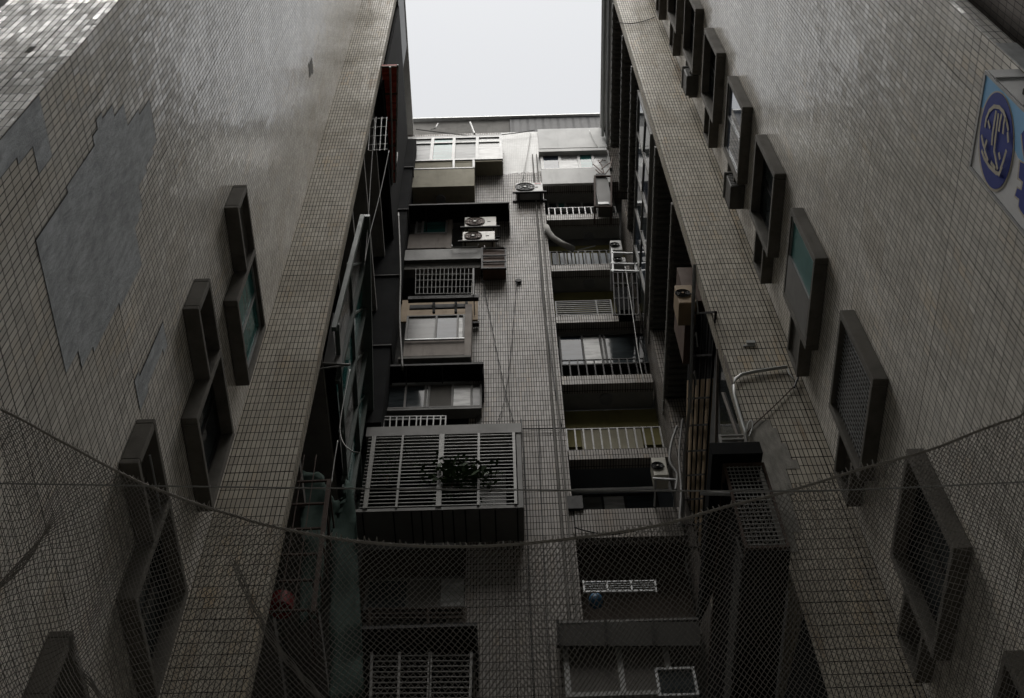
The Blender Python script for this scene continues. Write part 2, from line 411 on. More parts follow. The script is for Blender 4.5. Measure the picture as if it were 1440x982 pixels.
def window_block(par, X, y0, y1, z0, z1, proj, kind, opens=None, ac=None):
    """Concrete surround round a window on a side wall. ac = (ya, yb, za, zb) is the smaller opening beside it."""
    s = 1 if X < 0 else -1
    xf = X+s*proj; t = .10; xw = X+s*{'half': .15, 'blue': .14, 'teal': .12, 'mesh': .08, 'dark': .012}[kind]
    def bx(mb, a, b, c, d, e, f): return mb.box(X+s*.002 if a is None else a, c, e, xf if b is None else b, d, f)
    mb = MB()
    bx(mb, None, None, y0, y0+t, z0, z1); bx(mb, None, None, y1-t, y1, z0, z1)
    bx(mb, None, None, y0+t+.001, y1-t-.001, z1-t, z1); bx(mb, None, None, y0+t+.001, y1-t-.001, z0, z0+t)
    if ac:
        ya, yb, za, zb = ac
        bx(mb, None, None, ya, yb, zb-.09, zb); bx(mb, None, None, ya, yb, za, za+.09)
        e0, e1 = (yb-.09, yb) if yb > y1 else (ya, ya+.09)
        bx(mb, None, None, e0, e1, za+.091, zb-.091)
    sur = mb.build('window_surround', 'surround', par, bevel=.012)
    gl = MB().box(xw-.004, y0+t+.002, z0+t+.002, xw+.004, y1-t-.002, z1-t-.002)
    gl.build('window_glass', {'teal': 'g_teal', 'blue': 'g_sky', 'dark': 'g_dark', 'mesh': 'g_mesh', 'half': 'g_teal2'}[kind], sur)
    xg = xw+s*.03
    fr = MB(); a, b, c, d = y0+t+.003, y1-t-.003, z0+t+.003, z1-t-.003; w = .035
    for p in ((a, a+w, c, d), (b-w, b, c, d), (a+w, b-w, c, c+w), (a+w, b-w, d-w, d), ((a+b)/2-w/2, (a+b)/2+w/2, c+w, d-w)):
        fr.box(xw+s*.006, p[0], p[2], xg, p[1], p[3])
    fr.build('window_frame', 'blackm' if kind in ('dark', 'mesh') else 'steel', sur)
    if kind == 'half':      # white board over the far half of the opening
        MB().box(xg+s*.004, (a+b)/2-.02, c+.02, xg+s*.014, b-.02, d-.03).build('board', 'greyp', sur)
    if kind == 'mesh':      # decorative punched grille
        g = MB(); k = 0
        z = c+.06
        while z < d-.05:
            g.box(xg+s*.012, a+.03, z, xg+s*.026, b-.03, z+.018); z += .105
        y = a+.06
        while y < b-.05:
            g.box(xg+s*.014, y, c+.03, xg+s*.024, y+.014, d-.03); y += .07
        g.build('security_grille', 'steel', sur)
    if ac:
        MB().box(xw-.004, min(ya, yb)+.002 if yb > y1 else ya+.1, za+.1, xw+.004, yb-.1 if yb > y1 else yb-.002, zb-.1).build('blanking_panel', 'g_mesh', sur)
    return sur
# left wall: small opening nearer the street, taller window behind it
for z1, kind in ((18.85, 'teal'), (15.72, 'dark'), (12.32, 'dark'), (8.9, 'dark')):
    window_block(lb, XL, 9.14, 10.62, z1-1.78, z1, .21, kind, ac=(8.06, 9.135, z1-.86, z1))
MB().tube([(XL+.19, 8.3, 11.95), (XL+.19, 9.1, 11.95)], .012).build('rail', 'steel', lb)

# ------------------------------------------------------------------ right building
rb = thing('apartment_building', 'pale tiled apartment block along the right of the alley with a column of boxed windows', 'building', (XR, 8, GROUND))
MB().box(XR, YN, GROUND, 4.90, YS, ROOF).build('wall', 'tile_r', rb)
MB().box(4.905, YN+.5, GROUND, 6.5, YS, ROOF-.1).build('wall', 'cement_d', rb)
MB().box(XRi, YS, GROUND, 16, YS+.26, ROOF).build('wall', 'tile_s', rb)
MB().box(5.22, YN-.25, GROUND, 30, YN+.45, ROOF).build('wall', 'tile_d', rb)
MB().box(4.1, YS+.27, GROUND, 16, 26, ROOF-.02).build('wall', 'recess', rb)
MB().box(XRi-.07, YS+.02, ROOF+.004, 4.7, YB+.1, ROOF+.16).build('coping', 'white', rb)
MB().box(XR-.05, YN-.05, ROOF+.004, 5.5, YS-.03, ROOF+.16).build('coping', 'white', rb)
tops = [8.95, 12.2, 15.46, 18.78, 21.9, 25.05, 28.25, 31.45, 34.6, 37.8, 41.0]
kinds = ['dark', 'dark', 'mesh', 'half', 'dark', 'blue', 'dark', 'dark', 'dark', 'teal', 'dark']
for z1, kind in zip(tops, kinds):
    window_block(rb, XR, 8.67, 10.23, z1-1.78, z1, .2, kind, ac=(10.235, 10.92, z1-1.42, z1-.62))
for z_, lab in ((23.42, 'old window air conditioner with pale top in the slot beside a mirror-like window'), (29.9, 'old window air conditioner high on the right wall near the top of the window column')):
    t = thing('window_air_conditioner', lab, 'air conditioner', (4.4, 10.6, z_), 'window air conditioners on the right wall')
    MB().box(4.41, 10.33, z_, 4.69, 10.82, z_+.62).build('casing', 'char', t, bevel=.015)
    MB().box(4.38, 10.30, z_+.625, 4.69, 10.85, z_+.655).build('top_plate', 'alu', t)
    g = MB()
    for k in range(7): g.box(4.44, 10.322, z_+.07+k*.075, 4.66, 10.329, z_+.1+k*.075)
    g.build('louvre', 'dimsteel', t)
# bare cement strip on the near corner and on the inner pier
MB().box(XR+.002, YN-.012, 5, 4.898, YN-.002, 12.1).build('bare_patch', 'cement', rb)
def pier_patch(cells, mat):
    mb = MB(); mb.prism([Vector((3.565+a*.066, YS-.005, 15.6+b*.208+.16)) for a, b in cells], (0, .004, 0)); mb.build('bare_patch', mat, rb)
pier_patch([(0, 4), (6, 4), (6, 3), (6.9, 3), (6.9, 1), (7.9, 1), (7.9, -1), (9, -1), (9, -2.1), (6, -2.1), (6, -5), (4.8, -5), (4.8, -9), (3, -9), (3, -11), (0, -11)], 'broken_d')
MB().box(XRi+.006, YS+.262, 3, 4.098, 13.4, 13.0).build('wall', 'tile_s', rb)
MB().prism([onY(1130, 864, YS-.008), onY(1168, 990, YS-.008), onY(1100, 990, YS-.008)], (0, .006, 0)).build('gap_shade_sheet', 'black', rb)  # flat black sheet over the tiles paints the dark of a gap

# ------------------------------------------------------------------ back building
bb = thing('apartment_building', 'weathered back building closing the alley with stacked balconies beside a tiled pier', 'building', (0, 17.5, GROUND))
CX0, CX1 = -.95, 1.28
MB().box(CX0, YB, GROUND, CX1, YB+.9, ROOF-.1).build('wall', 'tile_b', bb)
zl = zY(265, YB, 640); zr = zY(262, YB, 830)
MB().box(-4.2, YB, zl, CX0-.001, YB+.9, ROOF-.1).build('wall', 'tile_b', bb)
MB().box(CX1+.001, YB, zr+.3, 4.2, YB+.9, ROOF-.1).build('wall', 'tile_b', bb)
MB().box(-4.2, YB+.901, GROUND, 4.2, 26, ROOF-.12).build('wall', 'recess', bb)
# roof shed
z0, z1 = ROOF-.08, zY(168, YB+.25, 720)
MB().box(-3.6, YB+.25, z0, xY(717, 180, YB+.25), 20, z1).build('roof_room', 'cement_d', bb)
MB().box(xY(717, 180, YB+.25)+.01, YB+.2, z0, 4.3, 20, z1).build('roof_shed', 'corr', bb)
MB().box(-3.7, YB+.12, z1+.004, 4.4, 20.2, z1+.07).build('roof_sheet', 'steel', bb)

def soffit_balcony(v_bot, Yw, rail, wall_mat='recess', slab_h=.38, soff='soffit', x0=CX1+.02, x1=3.52, lamp=None):
    """One balcony of the right bay: slab with tiled edge, ceiling under it, back wall, railing."""
    zb = zY(v_bot, YB, 830)
    s = MB().box(x0, YB-.02, zb, x1, YB+.25, zb+slab_h).build('balcony', 'tile_b', bb)
    MB().box(x0, YB+.251, zb+.03, x1, Yw+.05, zb+.25).build('ceiling', soff, s)
    if lamp:
        p = onZ(lamp[0], lamp[1], zb+.03)
        MB().tube([(p.x, p.y, zb-.05), (p.x, p.y, zb+.025)], .16, 16).build('ceiling_lamp', 'fang', s)
    return s, zb+slab_h
def bars(name, mat, par, x0, x1, y, z0, z1, n, horiz=False, r=.016, top=.03):
    mb = MB()
    mb.box(x0, y-top/2, z1-top, x1, y+top/2, z1); mb.box(x0, y-top/2, z0, x1, y+top/2, z0+top)
    if horiz:
        for k in range(1, n): z = z0+(z1-z0)*k/n; mb.box(x0, y-r*.8, z-r, x1, y+r*.8, z+r)
        for x in (x0, x0+(x1-x0)*.72, x1-.03): mb.box(x, y-top*.6, z0, x+.04, y+top*.6, z1)
    else:
        for k in range(n+1): x = x0+(x1-x0)*k/n; mb.box(x-r, y-r, z0, x+r, y+r, z1)
    return mb.build(name, mat, par)
def panes(par, edges, v0, v1, Y, mats, frame='alu', fw_=.05, trans=None, dep=.08):
    """A window row: frame members at pixel columns `edges`, one pane between each pair."""
    um = (edges[0]+edges[-1])/2; vm = (v0+v1)/2
    xs = [xY(u, vm, Y) for u in edges]; za, zb = zY(v1, Y, um), zY(v0, Y, um)
    fr = MB()
    for x in xs: fr.box(x-fw_/2, Y, za, x+fw_/2, Y+dep, zb)
    for i in range(len(xs)-1):
        a, b = xs[i]+fw_/2+.001, xs[i+1]-fw_/2-.001
        fr.box(a, Y+.002, za, b, Y+dep-.002, za+fw_); fr.box(a, Y+.002, zb-fw_, b, Y+dep-.002, zb)
        if trans: zt = zY(trans, Y, um); fr.box(a, Y+.004, zt-fw_*.4, b, Y+dep-.004, zt+fw_*.4)
    w = fr.build('window', frame, par)
    for i, mt in enumerate(mats):
        MB().box(xs[i]+fw_/2, Y+dep*.5, za+.02, xs[i+1]-fw_/2, Y+dep*.5+.01, zb-.02).build('pane', mt, w)
    return w

# --- right bay, top floor: white parapet, ledge, window band, spandrel
MB().box(xY(757, 195, YB-.06), YB-.06, zY(208, YB-.06, 800), 3.60, YB-.002, ROOF-.02).build('parapet', 'white', bb)
MB().box(xY(757, 208, YB-.22), YB-.22, zY(212.5, YB-.22, 800), 3.52, YB-.002, zY(209, YB-.22, 800)).build('ledge', 'white', bb)
panes(bb, [762, 787, 814, 834, 856], 212, 237, YB-.09, ['g_blue', 'g_white', 'g_teal', 'g_white'], dep=.06, fw_=.09)
MB().box(xY(762, 250, YB-.10), YB-.10, zY(258, YB-.10, 800), 3.5, YB-.002, zY(237.5, YB-.10, 800)).build('spandrel', 'white', bb)
# --- right bay balconies downwards
zfl = []
s, zt = soffit_balcony(262, 17.8, None); zfl.append(zt)
panes(bb, [770, 783, 794, 817, 836, 862], 266, 295, 17.55, ['g_dark', 'g_teal', 'g_grey', 'g_grey', 'g_frost'], trans=276, fw_=.07)
MB().box(CX1+.02, 17.66, zY(345, 17.66, 830), 4.0, 17.89, zr).build('wall', 'recess', bb)
s, zt = soffit_balcony(309, 17.8, None, lamp=(828, 333))
bars('railing', 'alu', s, xY(772, 300, YB+.03), 3.45, YB+.03, zt, zY(291.5, YB+.03, 830), 11)
MB().box(CX1+.05, YB+.28, zt+.0, 3.4, YB+.34, zt+.62).build('screen', 'g_frost', s)
s, zt = soffit_balcony(381, 17.75, None, lamp=(828, 398)); 
MB().box(CX1+.02, 17.62, zY(372, 17.62, 830), 4.0, 17.88, zY(345.5, 17.62, 830)).build('wall', 'yellow', bb)
bars('railing', 'blackm', s, xY(774, 365, YB+.03), 3.15, YB+.03, zt, zY(353, YB+.03, 830), 9, r=.02)
s, zt = soffit_balcony(454, 17.7, None, slab_h=.4)
MB().box(CX1+.02, 17.6, zY(440, 17.6, 830), 4.0, 17.88, zY(410.5, 17.6, 830)).build('wall', 'yellow', bb)
bars('railing', 'dimsteel', s, xY(781, 435, YB+.03), xY(861, 435, YB+.03), YB+.03, zt, zY(423, YB+.03, 830), 8, True)
s, zt = soffit_balcony(541, 17.7, None, lamp=(852, 560))
panes(bb, [788, 820, 846, 852, 915], 470, 512, 17.2, ['g_blue', 'g_white', 'g_grey', 'g_dark'], frame='blackm', fw_=.05)
bars('railing', 'blackm', s, xY(790, 520, YB+.03), 3.4, YB+.03, zt, zY(506, YB+.03, 830), 10)
s, zt = soffit_balcony(647, 17.75, None, soff='bluegrey')
MB().box(CX1+.02, 17.6, zY(628, 17.6, 830), 4.0, 17.88, zY(578, 17.6, 830)).build('wall', 'yellow', bb)
MB().box(CX1+.4, 17.55, zY(628, 17.6, 830)-.3, 3.1, 17.59, zY(600, 17.6, 830)-.2).build('door_panel', 'olive', bb)
bars('railing', 'slat', s, xY(797, 615, YB+.03), 3.45, YB+.03, zt, zY(603, YB+.03, 830), 11, r=.018)
panes(bb, [803, 848, 880, 925], 694, 722, 17.6, ['g_grey', 'g_white', 'g_dark'], frame='blackm')
MB().box(CX1+.02, 17.68, zY(722, 17.6, 830), 4.0, 17.89, zY(690, 17.6, 830)).build('wall', 'bluegrey', bb)
zb = zY(757, YB, 860)
s = MB().box(CX1+.02, YB-.02, zb, 3.52, YB+.2, zY(717, YB, 860)).build('balcony', 'tile_b', bb)
MB().box(CX1-.1, YB-.08, zY(718, YB, 860), CX1+.22, YB+.1, zY(700, YB, 860)).build('bracket', 'blackm', bb)
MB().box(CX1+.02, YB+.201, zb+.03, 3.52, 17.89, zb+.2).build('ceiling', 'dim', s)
zb2 = zY(868, YB, 860)
s = MB().box(CX1+.02, YB+.3, zb2-.2, 3.52, 17.89, zb2).build('balcony', 'cement_d', bb)
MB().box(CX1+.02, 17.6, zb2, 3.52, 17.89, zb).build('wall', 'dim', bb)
rl = MB(); Y_ = YB+.05
for v in (818, 832): rl.bar(onY(820, v+1, Y_), onY(923, v-1, Y_), .03)
for u in (820, 853, 887, 921): rl.bar(onY(u, 817, Y_), onY(u+2, 833, Y_), .03)
for v in (821, 824, 827, 830): rl.bar(onY(820, v+1, Y_), onY(921, v-1, Y_), .012)
rl.build('railing', 'steel', s)
# lowest right balcony: sheet canopy over big framed lights
cn = MB(); Yc = 16.5
rect(cn, 783, 871, 985, 874, Yc, .5); cn.hexa([onY(783, 908, Yc+.1), onY(985, 908, Yc+.1), onY(985, 912, Yc+.4), onY(783, 912, Yc+.4)], [onY(785, 874.5, Yc), onY(985, 874.5, Yc), onY(985, 874.5, Yc+.4), onY(785, 874.5, Yc+.4)])
cn_o = cn.build('canopy', 'char', bb)
for u in (784, 851, 918): MB().bar(onY(u, 873, Yc-.03), onY(u+2, 908, Yc+.05), .05).build('strap', 'blackm', cn_o)
panes(bb, [797, 873, 940], 900, 978, Yc+.25, ['g_mesh', 'g_mesh'], frame='alu', fw_=.10)
panes(bb, [925, 978], 938, 978, Yc+.22, ['g_dark'], frame='steel', fw_=.05, dep=.05)

# --- left bay
# top enclosed balcony with four lights
Y1 = 16.47
s = MB(); rect(s, 560, 225, 668, 237.5, Y1+.04, .5); s.build('apron', 'olive', bb)
w = panes(bb, [576, 607.5, 638, 671, 704.5], 192.5, 225, Y1, ['g_frost', 'g_teal', 'g_frost', 'g_white'], fw_=.10, trans=200)
a = xY(671, 225, Y1)+.06; b = xY(706, 225, Y1); zq = zY(225, Y1, 690)
MB().box(a-.9, Y1+.03, zq-.05, b, YB-.002, zq+.02).build('box_floor', 'olive', bb)
MB().box(-3.3, Y1+.02, zY(192.5, Y1, 640)-.02, b+.02, YB-.002, zY(191, Y1, 640)+.05).build('box_roof', 'white', bb)
MB().box(b+.0, Y1+.1, zq+.03, b+.03, YB-.002, zY(192.5, Y1, 690)-.03).build('box_side', 'white', bb)
MB().bar((-3.3, Y1, zY(237.5, Y1, 640)), (xY(667, 237.5, Y1), Y1, zY(237.5, Y1, 640)), .07).build('sill', 'alu', bb)
for u in (638, 666): MB().bar(onY(u, 226, Y1), onY(u, 237, Y1), .07).build('post', 'alu', bb)
Yb_ = 16.42
s = MB(); rect(s, 540, 239, 667, 263, Yb_, YB-Yb_-.003); s.build('balcony', 'olive', bb)
sl = MB(); zq = zY(263, Yb_, 640); sl.box(-3.4, YB+.0, zq, CX0-.01, YB+.3, zq+.4); sl.build('beam', 'tile_b', bb)
MB().box(-3.6, YB+.301, zq+.05, CX0-.01, YB+.89, zq+.25).build('ceiling', 'soffit', bb)
p = onZ(620, 280, zq+.04); MB().tube([(p.x, min(p.y, 17.6), zq-.05), (p.x, min(p.y, 17.6), zq+.045)], .15, 14).build('ceiling_lamp', 'fang', bb)
# second floor: window and weathered apron; the two condensers stand in the dark open part
panes(bb, [586, 595, 628], 299, 328, 16.9, ['g_frost', 'g_teal'], frame='steel', fw_=.06)
s = MB(); rect(s, 560, 329, 628, 349, 16.88, .1); s.build('apron', 'pinkw', bb)
s = MB(); rect(s, 629, 295, 636, 349, 16.86, .1); s.build('pillar', 'pinkw', bb)
s = MB(); rect(s, 560, 350.5, 678, 365, 16.6, .39); s.build('parapet', 'char', bb)
s = MB(); rect(s, 558, 365.5, 676, 378, 16.72, .27); s.build('parapet', 'cement_d', bb)
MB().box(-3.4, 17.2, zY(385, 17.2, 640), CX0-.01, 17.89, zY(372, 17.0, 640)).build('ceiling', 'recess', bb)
for u_ in (636, 676):
    pass
# fourth floor: bay window with a tan board behind
s = MB(); rect(s, 560, 421, 672, 451, 16.95, .045); s.build('board', 'tanw', bb)
Yw = 16.45
panes(bb, [572, 613, 643.5, 652], 443, 477, Yw, ['g_grey', 'g_blue', 'g_white'], frame='char', fw_=.05)
s = MB(); rect(s, 568, 477.5, 653, 500, Yw+.02, YB-Yw-.03); s.build('apron', 'pinkw', bb)
s = MB(); rect(s, 653.5, 428, 663, 501, Yw, YB-Yw-.003); s.build('box_side', 'pinkw', bb)
s = MB(); rect(s, 560, 500.5, 662, 503.5, Yw-.05, .5); s.build('sill', 'cement_d', bb)
MB().bar((xY(570, 477.5, Yw-.03), Yw-.03, zY(477.5, Yw-.03, 610)), (xY(653, 477.5, Yw-.03), Yw-.03, zY(477.5, Yw-.03, 610)), .045).build('sill', 'steel', bb)
# floor below
panes(bb, [540, 570, 598, 603, 636, 663, 676], 540, 573, 16.72, ['g_dark', 'g_dark', 'g_grey', 'g_mesh', 'g_white', 'g_grey'], frame='char', fw_=.05)
s = MB(); rect(s, 535, 573.5, 677, 576, 16.7, .28); s.build('sill', 'char', bb)
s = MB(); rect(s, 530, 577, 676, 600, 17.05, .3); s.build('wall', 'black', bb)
s = MB(); rect(s, 671, 577, 676, 600, 16.9, .08); s.build('post', 'char', bb)
# enclosed balcony box with the white grille
Yx = 16.15
xa, xb = xY(512, 655, Yx), xY(734, 655, Yx)
zt, zm, zbm = zY(599, Yx, 625), zY(612, Yx, 625), zY(713, Yx, 625)
bx_ = MB().box(xa-.05, Yx-.02, zm, xb+.02, YB-.003, zt).build('box_roof', 'greyp', bb)
MB().box(xb-.10, Yx, zbm, xb, YB-.003, zm-.001).build('box_side', 'greyp', bb)
MB().box(xa-.05, Yx+.0, zbm-.09, xb, YB-.003, zbm-.001).build('box_floor', 'greyp', bb)
fl = MB()
for u in (512, 555, 580, 594, 608, 623, 638, 655, 675, 697, 728):
    x = xY(u, 735, 16.5); fl.box(x-.012, Yx+.02, zbm-.12, x+.012, YB-.01, zbm-.091)
fl.build('seam_batten', 'black', bb)
gr = MB()
for k in range(21):
    z = zbm+.05+(zm-zbm-.1)*k/20
    gr.box(xa+.02, Yx-.006, z-.012, xb-.16, Yx+.006, z+.012)
gr.build('grille', 'slat', bb)
gp = MB()
for u, w_ in ((516, .09), (562, .045), (619, .11), (673, .05), (724, .06)):
    x = xY(u+(4 if u < 560 else 0), 665, Yx); gp.box(x-w_/2, Yx-.03, zbm+.001, x+w_/2, Yx+.02, zm-.001)
gp.build('grille_post', 'slat', bb)
MB().box(xb-.95, 16.85, zbm+.5, xb-.35, 16.95, zm-.4).build('door', 'acw2', bb)
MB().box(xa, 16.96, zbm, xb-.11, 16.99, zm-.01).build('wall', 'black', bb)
# lowest left rooms
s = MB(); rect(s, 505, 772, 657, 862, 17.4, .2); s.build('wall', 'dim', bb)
MB().box(CX0-.35, 16.98, zY(905, 17, 600), CX0-.02, 17.3, zY(866, 17, 600)).build('bracket', 'pinkw', bb)
panes(bb, [515, 573, 618, 654], 812, 856, 17.05, ['g_dark', 'g_mesh', 'g_white'], frame='char')
rl = MB()
for v in (857, 864, 870): rl.bar(onY(515, v, 16.95), onY(655, v-1, 16.95), .04)
for u in (520, 602, 653): rl.bar(onY(u, 857, 16.93), onY(u, 885, 16.93), .05)
rl.build('railing', 'dim', bb)
gr = MB()
for k in range(9): v = 922+k*7.5; gr.bar(onY(520, v+1, 16.4), onY(664, v, 16.4), .02)
for u in (523, 562, 604, 606, 663): gr.bar(onY(u, 918, 16.38), onY(u-2, 985, 16.38), .045)
gr.build('grille', 'slat', bb)
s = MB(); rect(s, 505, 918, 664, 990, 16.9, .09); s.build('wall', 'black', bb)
for x in (1.02, 1.16): MB().tube([(x, YB-.06, 12), (x, YB-.06, 41.5)], .022).build('drainpipe', 'cement_d', bb)

# ------------------------------------------------------------------ condensers (air conditioners)
def condenser(name, label, c, w, h, d, mat='acw', fan='fan', badge=None, yaw=0.):
    """Outdoor unit, fan grille facing -Y, standing on c (bottom centre of its front)."""
    t = thing(name, label, 'air conditioner', c, 'outdoor air conditioner units')
    c = Vector(c)
    MB().box(c.x-w/2, c.y, c.z, c.x+w/2, c.y+d, c.z+h).build('casing', mat, t, bevel=.02)
    r = min(h, w)*.42; fx = c.x-w*.17
    f = MB().disc((fx, c.y-.018, c.z+h/2), r, .014, 28).build('fan_grille', fan, t)
    rg = MB()
    for q in (.35, .6, .85, 1.): 
        pts = [(fx+r*q*math.cos(2*math.pi*k/28), c.y-.024, c.z+h/2+r*q*math.sin(2*math.pi*k/28)) for k in range(29)]
        rg.tube(pts, .006, 4)
    for k in range(8):
        a = math.pi*k/4; rg.tube([(fx, c.y-.022, c.z+h/2), (fx+r*math.cos(a), c.y-.022, c.z+h/2+r*math.sin(a))], .005, 4)
    rg.build('guard_ring', 'blackm', f)
    MB().disc((fx, c.y-.034, c.z+h/2), r*.16, .012, 14).build('hub', mat, f)
    if badge: MB().box(c.x+w*.2, c.y-.006, c.z+h*.8, c.x+w*.44, c.y-.001, c.z+h*.92).build('badge', badge, t)
    if yaw: t.rotation_euler.z = yaw
    MB().box(c.x+w*.22, c.y-.006, c.z+h*.45, c.x+w*.32, c.y-.001, c.z+h*.52).build('badge', 'blackm', t)
    return t
def unit_at(name, label, u0_, u1_, v0_, v1_, Y, d=.36, **k):
    a, b = onY(u0_, v1_, Y), onY(u1_, v1_, Y); h = zY(v0_, Y, (u0_+u1_)/2)-a.z
    return condenser(name, label, ((a.x+b.x)/2, Y, a.z), b.x-a.x, h, d, **k), a, b
_, a, b = unit_at('air_conditioner', 'ivory condenser with brown fan, upper of the two under the dark awning', 653, 698, 305, 319.5, 16.5)
_, a2, b2 = unit_at('air_conditioner', 'ivory condenser with brown fan, lower of the two under the dark awning', 650, 696, 325.5, 339, 16.5)
_, a3, b3 = unit_at('air_conditioner', 'white condenser with red badge on a bracket on the pier below the roof', 726, 764, 257, 270.5, 16.68, d=.32, mat='acw2', fan='fang', badge='red')
def bracket(label, a, b, d, drop=.5, group='steel brackets under condensers'):
    t = thing('wall_bracket', label, 'bracket', (a.x, a.y, a.z-.05), group)
    MB().box(a.x-.12, a.y-.03, a.z-.06, b.x+.1, a.y+.03, a.z-.012).build('crossbar', 'blackm', t)
    MB().box(a.x-.12, a.y+d-.05, a.z-.06, b.x+.1, a.y+d, a.z-.012).build('crossbar', 'blackm', t)
    for x in (a.x+.06, b.x-.1):
        MB().box(x, a.y+.031, a.z-.058, x+.04, YB-.003, a.z-.014).build('arm', 'blackm', t)
        MB().bar((x+.02, a.y+.1, a.z-.06), (x+.02, YB-.01, a.z-drop), .035).build('strut', 'blackm', t)
    return t
bracket('black steel bracket under the white condenser with the red badge', a3, b3, .32)
bracket('black steel bracket under the upper ivory condenser', a, b, .36, .3)
bracket('black steel bracket under the lower ivory condenser', a2, b2, .36, .3)
# tall unit in a cage by the aerial, the stacked units, the lower unit on the right
t = thing('air_conditioner', 'dark caged condenser standing on end beside the roof aerial', 'air conditioner', tuple(onY(850, 290, 16.4)), 'outdoor air conditioner units')
s = MB(); rect(s, 838, 250, 858, 288, 16.45, .4); s.build('casing', 'char', t)
fr = MB()
for u in (836.5, 859.5): fr.bar(onY(u, 248, 16.42), onY(u, 291, 16.42), .05); fr.bar(onY(u, 248, 16.42), onY(u, 248, 16.42)+Vector((0, .55, 0)), .05); fr.bar(onY(u, 291, 16.42), onY(u, 291, 16.42)+Vector((0, .55, 0)), .05)
for v in (248, 291): fr.bar(onY(836, v, 16.42), onY(860, v, 16.42), .05)
fr.build('cage', 'rust', t)
s = MB(); rect(s, 841, 284, 856, 287, 16.43, .02); s.build('drip_tray', 'steel', t)
_, a4, b4 = unit_at('air_conditioner', 'grey condenser on top of the steel rack beside the blue stacked balcony', 860, 876, 338, 352, 16.35, mat='acw2', fan='fang')
_, a5, b5 = unit_at('air_conditioner', 'grey condenser on the lower shelf of the steel rack', 863, 881, 362, 369, 16.35, mat='acw2', fan='fang')
_, a6, b6 = unit_at('air_conditioner', 'small pale condenser under the white balcony railing on the right', 920, 941, 643, 669, 16.3, mat='acw', fan='fang')
t = thing('steel_rack', 'steel rack with caged lower half holding two condensers on the right bay', 'rack', tuple(onY(878, 440, 16.4)))
fr = MB(); Yk = 16.38
for v in (356, 371, 381): fr.bar(onY(859, v, Yk), onY(893, v+1, Yk), .06); fr.bar(onY(862, v, Yk+.5), onY(893, v+1, Yk+.5), .05); fr.bar(onY(860, v, Yk), onY(860, v, Yk)+Vector((0, .6, 0)), .05)
for u in (860, 892): fr.bar(onY(u, 340, Yk), onY(u+2, 383, Yk), .05)
fr.build('frame', 'steel', t)
gr = MB()
for k in range(6): u = 862+k*6.6; gr.bar(onY(u, 384, Yk), onY(u+3, 443, Yk), .028)
for v in (384, 399, 420, 443): gr.bar(onY(862, v, Yk), onY(897, v, Yk), .03)
gr.build('cage', 'blackm', t)
s = MB(); rect(s, 868, 404, 890, 436, Yk+.15, .35); s.build('crate', 'black', t)
t = thing('wall_bracket', 'thin steel shelf under the small pale condenser', 'bracket', tuple(onY(930, 672, 16.3)), 'steel brackets under condensers')
MB().bar(onY(918, 673, 16.28), onY(952, 675, 16.28), .04).build('crossbar', 'steel', t)
for u in (922, 950): MB().bar(onY(u, 674, 16.28), onY(u, 674, 16.28)+Vector((0, .7, 0)), .035).build('arm', 'steel', t)

# ------------------------------------------------------------------ awnings, cages, racks on the left bay
def awning(label, u0_, u1_, v0_, v1_, Yf, Ywall, mat='black', drop=.3):
    a, b = onY(u0_, v0_, Yf), onY(u1_, v0_, Yf)
    t = thing('awning', label, 'awning', ((a.x+b.x)/2, Ywall, a.z), 'dark sheet awnings on the left bay')
    zf = a.z; zb_ = zf+drop
    MB().hexa([(a.x, Yf, zf-.05), (b.x, Yf, zf-.05), (b.x, Ywall, zb_-.05), (a.x, Ywall, zb_-.05)], [(a.x, Yf, zf), (b.x, Yf, zf), (b.x, Ywall, zb_), (a.x, Ywall, zb_)]).build('sheet', mat, t)
    MB().box(a.x, Yf-.02, zf-.12, b.x, Yf+.02, zf-.051).build('fascia', 'blackm', t)
    MB().hexa([(b.x-.03, Yf+.03, zf-.5), (b.x, Yf+.03, zf-.5), (b.x, Ywall, zf-.9), (b.x-.03, Ywall, zf-.9)], [(b.x-.03, Yf+.03, zf-.055), (b.x, Yf+.03, zf-.055), (b.x, Ywall, zb_-.055), (b.x-.03, Ywall, zb_-.055)]).build('side_sheet', mat, t)
    for f in (.25, .6): x = a.x+(b.x-a.x)*f; MB().bar((x, Yf+.03, zf-.08), (x, Ywall, zf-.6), .03).build('strut', 'blackm', t)
    return t
awning('black sheet awning over the two ivory condensers', 560, 716, 288, 318, 16.3, 16.998, drop=.15)
awning('black sheet awning under the bay window with weathered boards', 535, 680, 513, 545, 16.42, 16.998, drop=.12)
awning('dark sheet awning low on the left bay behind the net', 500, 671, 880, 918, 16.2, 16.998, drop=.1)

t = thing('box_rack', 'brown timber box rack fixed beside the dark parapet under the condensers', 'rack', tuple(onY(695, 378, 16.5)))
s = MB(); rect(s, 679, 351, 710.5, 377, 16.6, .37); s.build('box', 'brown', t)
fr = MB()
for v in (350, 360, 368.5, 378): fr.bar(onY(678, v, 16.56), onY(712, v-.5, 16.56), .045)
for u in (678, 711): fr.bar(onY(u, 349, 16.57), onY(u, 379, 16.57), .05)
fr.build('frame', 'blackm', t)
def rail_thing(label, pts, r, mat='steel', name='handrail', cat='rail', grp=None):
    o = MB().tube([Vector(p) for p in pts], r).build(name, mat, org=pts[0]); return tag(o, label, cat, grp)
rail_thing('short white rail with turned-up ends above the dark parapet', [onY(635, 345, 16.5), onY(636, 348.5, 16.5), onY(671, 347.5, 16.5), onY(673, 344, 16.5)], .03, 'alu')
rail_thing('thin white rail on top of the brown box rack', [onY(681, 346, 16.5), onY(682, 349, 16.5), onY(709, 348, 16.5)], .022, 'alu')
t = thing('window_cage', 'thin grey wire cage around a dark balcony under the parapet', 'window cage', tuple(onY(626, 415, 16.3)))
